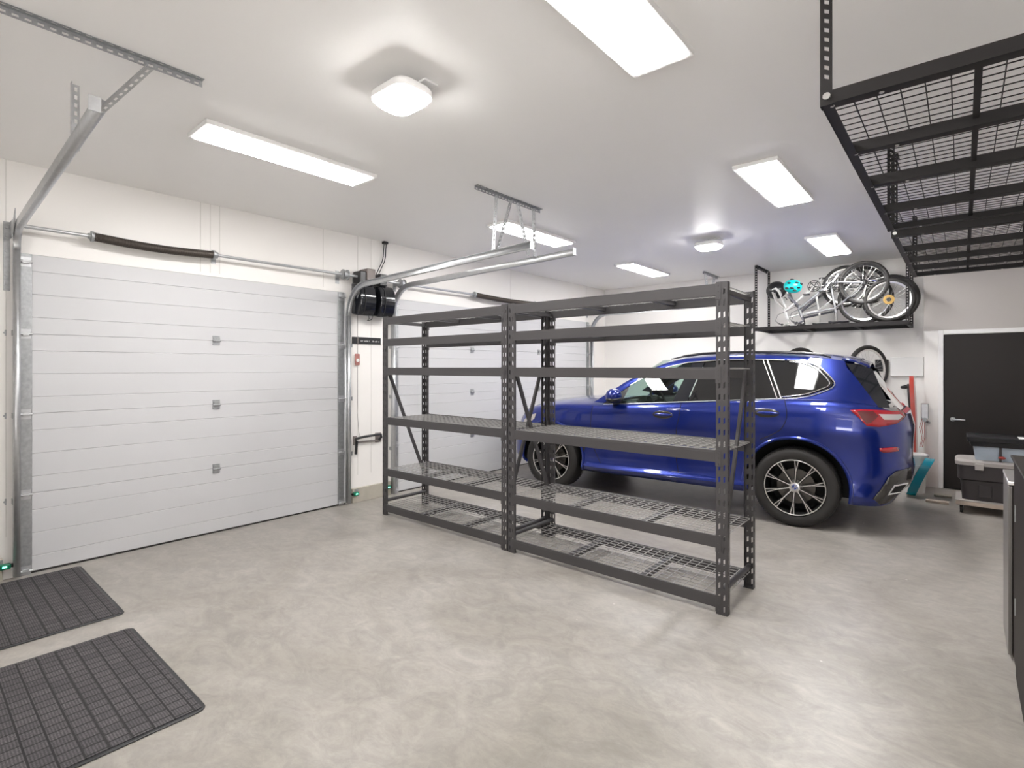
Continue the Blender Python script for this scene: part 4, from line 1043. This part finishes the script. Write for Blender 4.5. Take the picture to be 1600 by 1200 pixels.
def rrect(x0, x1, y0, y1, r, z, n=5):
    p = []
    for cx, cy, s0 in ((x1-r, y1-r, 0), (x0+r, y1-r, PI/2), (x0+r, y0+r, PI), (x1-r, y0+r, 1.5*PI)):
        for k in range(n+1): q = s0+PI/2*k/n; p.append((cx+r*math.cos(q), cy+r*math.sin(q), z))
    return p
def loft(ls):
    mb = MB(); n = len(ls[0])
    for l in ls: mb.v += l
    for i in range(len(ls)-1):
        for k in range(n): mb.f.append((i*n+k, i*n+(k+1) % n, (i+1)*n+(k+1) % n, (i+1)*n+k))
    mb.f += [tuple(range(n))[::-1], tuple(range((len(ls)-1)*n, len(ls)*n))]; return mb
X0, X1, Y0, Y1 = 5.135, 5.84, 7.19, 7.61
loft([rrect(X0+.035, X1-.035, Y0+.035, Y1-.035, .05, .1405), rrect(X0+.02, X1-.02, Y0+.02, Y1-.02, .05, .34), rrect(X0+.0, X1-.0, Y0+.0, Y1-.0, .06, .355), rrect(X0-.005, X1+.005, Y0-.005, Y1+.005, .06, .50)]).build('tub', 'toteb', tt, ang=35)
for xx in (5.30, 5.60): MB().box((xx, Y0+.015, .18), (xx+.10, Y0+.03, .30)).build('panel_emboss', 'toteb', tt, bevel=.004)
loft([rrect(X0-.018, X1+.018, Y0-.018, Y1+.018, .07, .500), rrect(X0-.022, X1+.022, Y0-.022, Y1+.022, .075, .535), rrect(X0-.005, X1+.005, Y0-.005, Y1+.005, .07, .552), rrect(X0+.04, X1-.04, Y0+.04, Y1-.04, .05, .556)]).build('lid', 'totel', tt, ang=35)
for xx in (5.27, 5.66): MB().box((xx, Y0-.035, .46), (xx+.07, Y0-.008, .525)).build('latch', 'totel', tt, bevel=.006)
ct = thing('clear_tote', 'cloudy clear plastic tote with a black lid on top of the charcoal tote', 'storage tote', (5.55, 7.4, .556))
loft([rrect(5.275, 5.80, 7.24, 7.56, .03, .5565), rrect(5.255, 5.82, 7.22, 7.58, .03, .705)]).build('tub', 'cleart', ct, ang=35)
MB().box((5.455, 7.212, .556), (5.475, 7.222, .70)).build('corner_rib', 'toteb', ct)
loft([rrect(5.235, 5.84, 7.20, 7.60, .03, .700), rrect(5.225, 5.85, 7.19, 7.61, .03, .745), rrect(5.21, 5.865, 7.175, 7.625, .03, .75), rrect(5.205, 5.87, 7.17, 7.63, .03, .79), rrect(5.22, 5.855, 7.185, 7.615, .03, .797)]).build('lid', 'black', ct, ang=35)
lt = MB().sphere((0,0,0), .03, 14, 8, (1, .5, .45)).build('latch', 'red', ct, world=False); lt.location = (5.475-5.55, 7.192-7.4, .60-.556)
pp = tag(MB().box((5.60, 7.22, .7975), (5.80, 7.42, .8005)).build('paper_sheet', 'paper', None), 'sheet of white paper on the black lid of the clear tote', 'paper')
c1 = thing('tool_cabinet', 'low cabinet with a worn grey front, farther of the two at the right edge', 'cabinet', (5.7, 3.96, 0))
MB().box((5.37, 3.735, .012), (5.95, 4.17, .895)).build('body', 'cab', c1, bevel=.004)
MB().box((5.352, 3.74, .02), (5.369, 4.165, .89)).build('front_panel', 'cabf', c1, bevel=.003)
MB().box((5.35, 3.735, .896), (5.96, 4.175, .915)).build('top', 'satin', c1, bevel=.003)
for x in (5.40, 5.90):
    for y in (3.78, 4.13): MB().box((x-.02, y-.02, .0005), (x+.02, y+.02, .0119)).build('foot', 'black', c1)
c2 = thing('tool_cabinet', 'taller dark brown cabinet with hinged doors, nearest the camera at the right edge', 'cabinet', (5.7, 3.4, 0))
MB().box((5.385, 2.9, .012), (5.95, 3.72, 1.04)).build('body', 'cab', c2, bevel=.004)
da = MB().box((5.372, 3.51, .02), (5.384, 3.715, 1.036)).build('door', 'cab', c2, bevel=.003)
db = MB().box((5.366, 2.91, .02), (5.384, 3.495, 1.036)).build('door', 'cab', c2, bevel=.006)
for z in (.35, .80): MB().cyl((5.369, 3.503, z-.04), (5.369, 3.503, z+.04), .007, 10).build('hinge', 'galvd', da)
MB().box((5.36, 2.895, 1.0405), (5.96, 3.725, 1.055)).build('top', 'cab', c2, bevel=.004)
for x in (5.42, 5.90):
    for y in (2.95, 3.67): MB().box((x-.02, y-.02, .0005), (x+.02, y+.02, .0119)).build('foot', 'black', c2)

# ------------------------------------------------------------------ camera, world, view
F_PX, VX, HY = 826.0, 1503.0, 575.0
cam = bpy.data.cameras.new('camera'); co = bpy.data.objects.new('camera', cam); COL.objects.link(co)
cam.sensor_fit = 'HORIZONTAL'; cam.sensor_width = 36; cam.lens = F_PX/1600*36
cam.shift_y = (HY-600)/1600; cam.clip_start = .02
co.location = (5.17, 0, 1.5); co.rotation_euler = (PI/2, 0, math.atan((VX-800)/F_PX))
scn.camera = co
FILL_BELOW, FILL_ABOVE = 15.0, 1.2
wd = bpy.data.worlds.new('world'); scn.world = wd; wd.use_nodes = True
wd.node_tree.nodes['Background'].inputs[1].default_value = 1
# added fill through the opening: bright lower half lifts ceiling, dimmer upper half
nt = wd.node_tree; tc = nt.nodes.new('ShaderNodeTexCoord'); sx = nt.nodes.new('ShaderNodeSeparateXYZ'); rp = nt.nodes.new('ShaderNodeValToRGB')
mr = nt.nodes.new('ShaderNodeMapRange'); mr.inputs[1].default_value = -1; mr.inputs[2].default_value = 1
e = rp.color_ramp.elements; e[0].position = .49; e[0].color = (FILL_BELOW, FILL_BELOW*.985, FILL_BELOW*.965, 1); e[1].position = .51; e[1].color = (FILL_ABOVE, FILL_ABOVE*.99, FILL_ABOVE*.98, 1)
nt.links.new(tc.outputs['Generated'], sx.inputs[0]); nt.links.new(sx.outputs['Z'], mr.inputs[0]); nt.links.new(mr.outputs[0], rp.inputs[0])
nt.links.new(rp.outputs[0], nt.nodes['Background'].inputs[0])
vs = scn.view_settings; vs.view_transform = 'Standard'; vs.look = 'None'; vs.exposure = .12; vs.gamma = 1; vs.use_curve_mapping = False
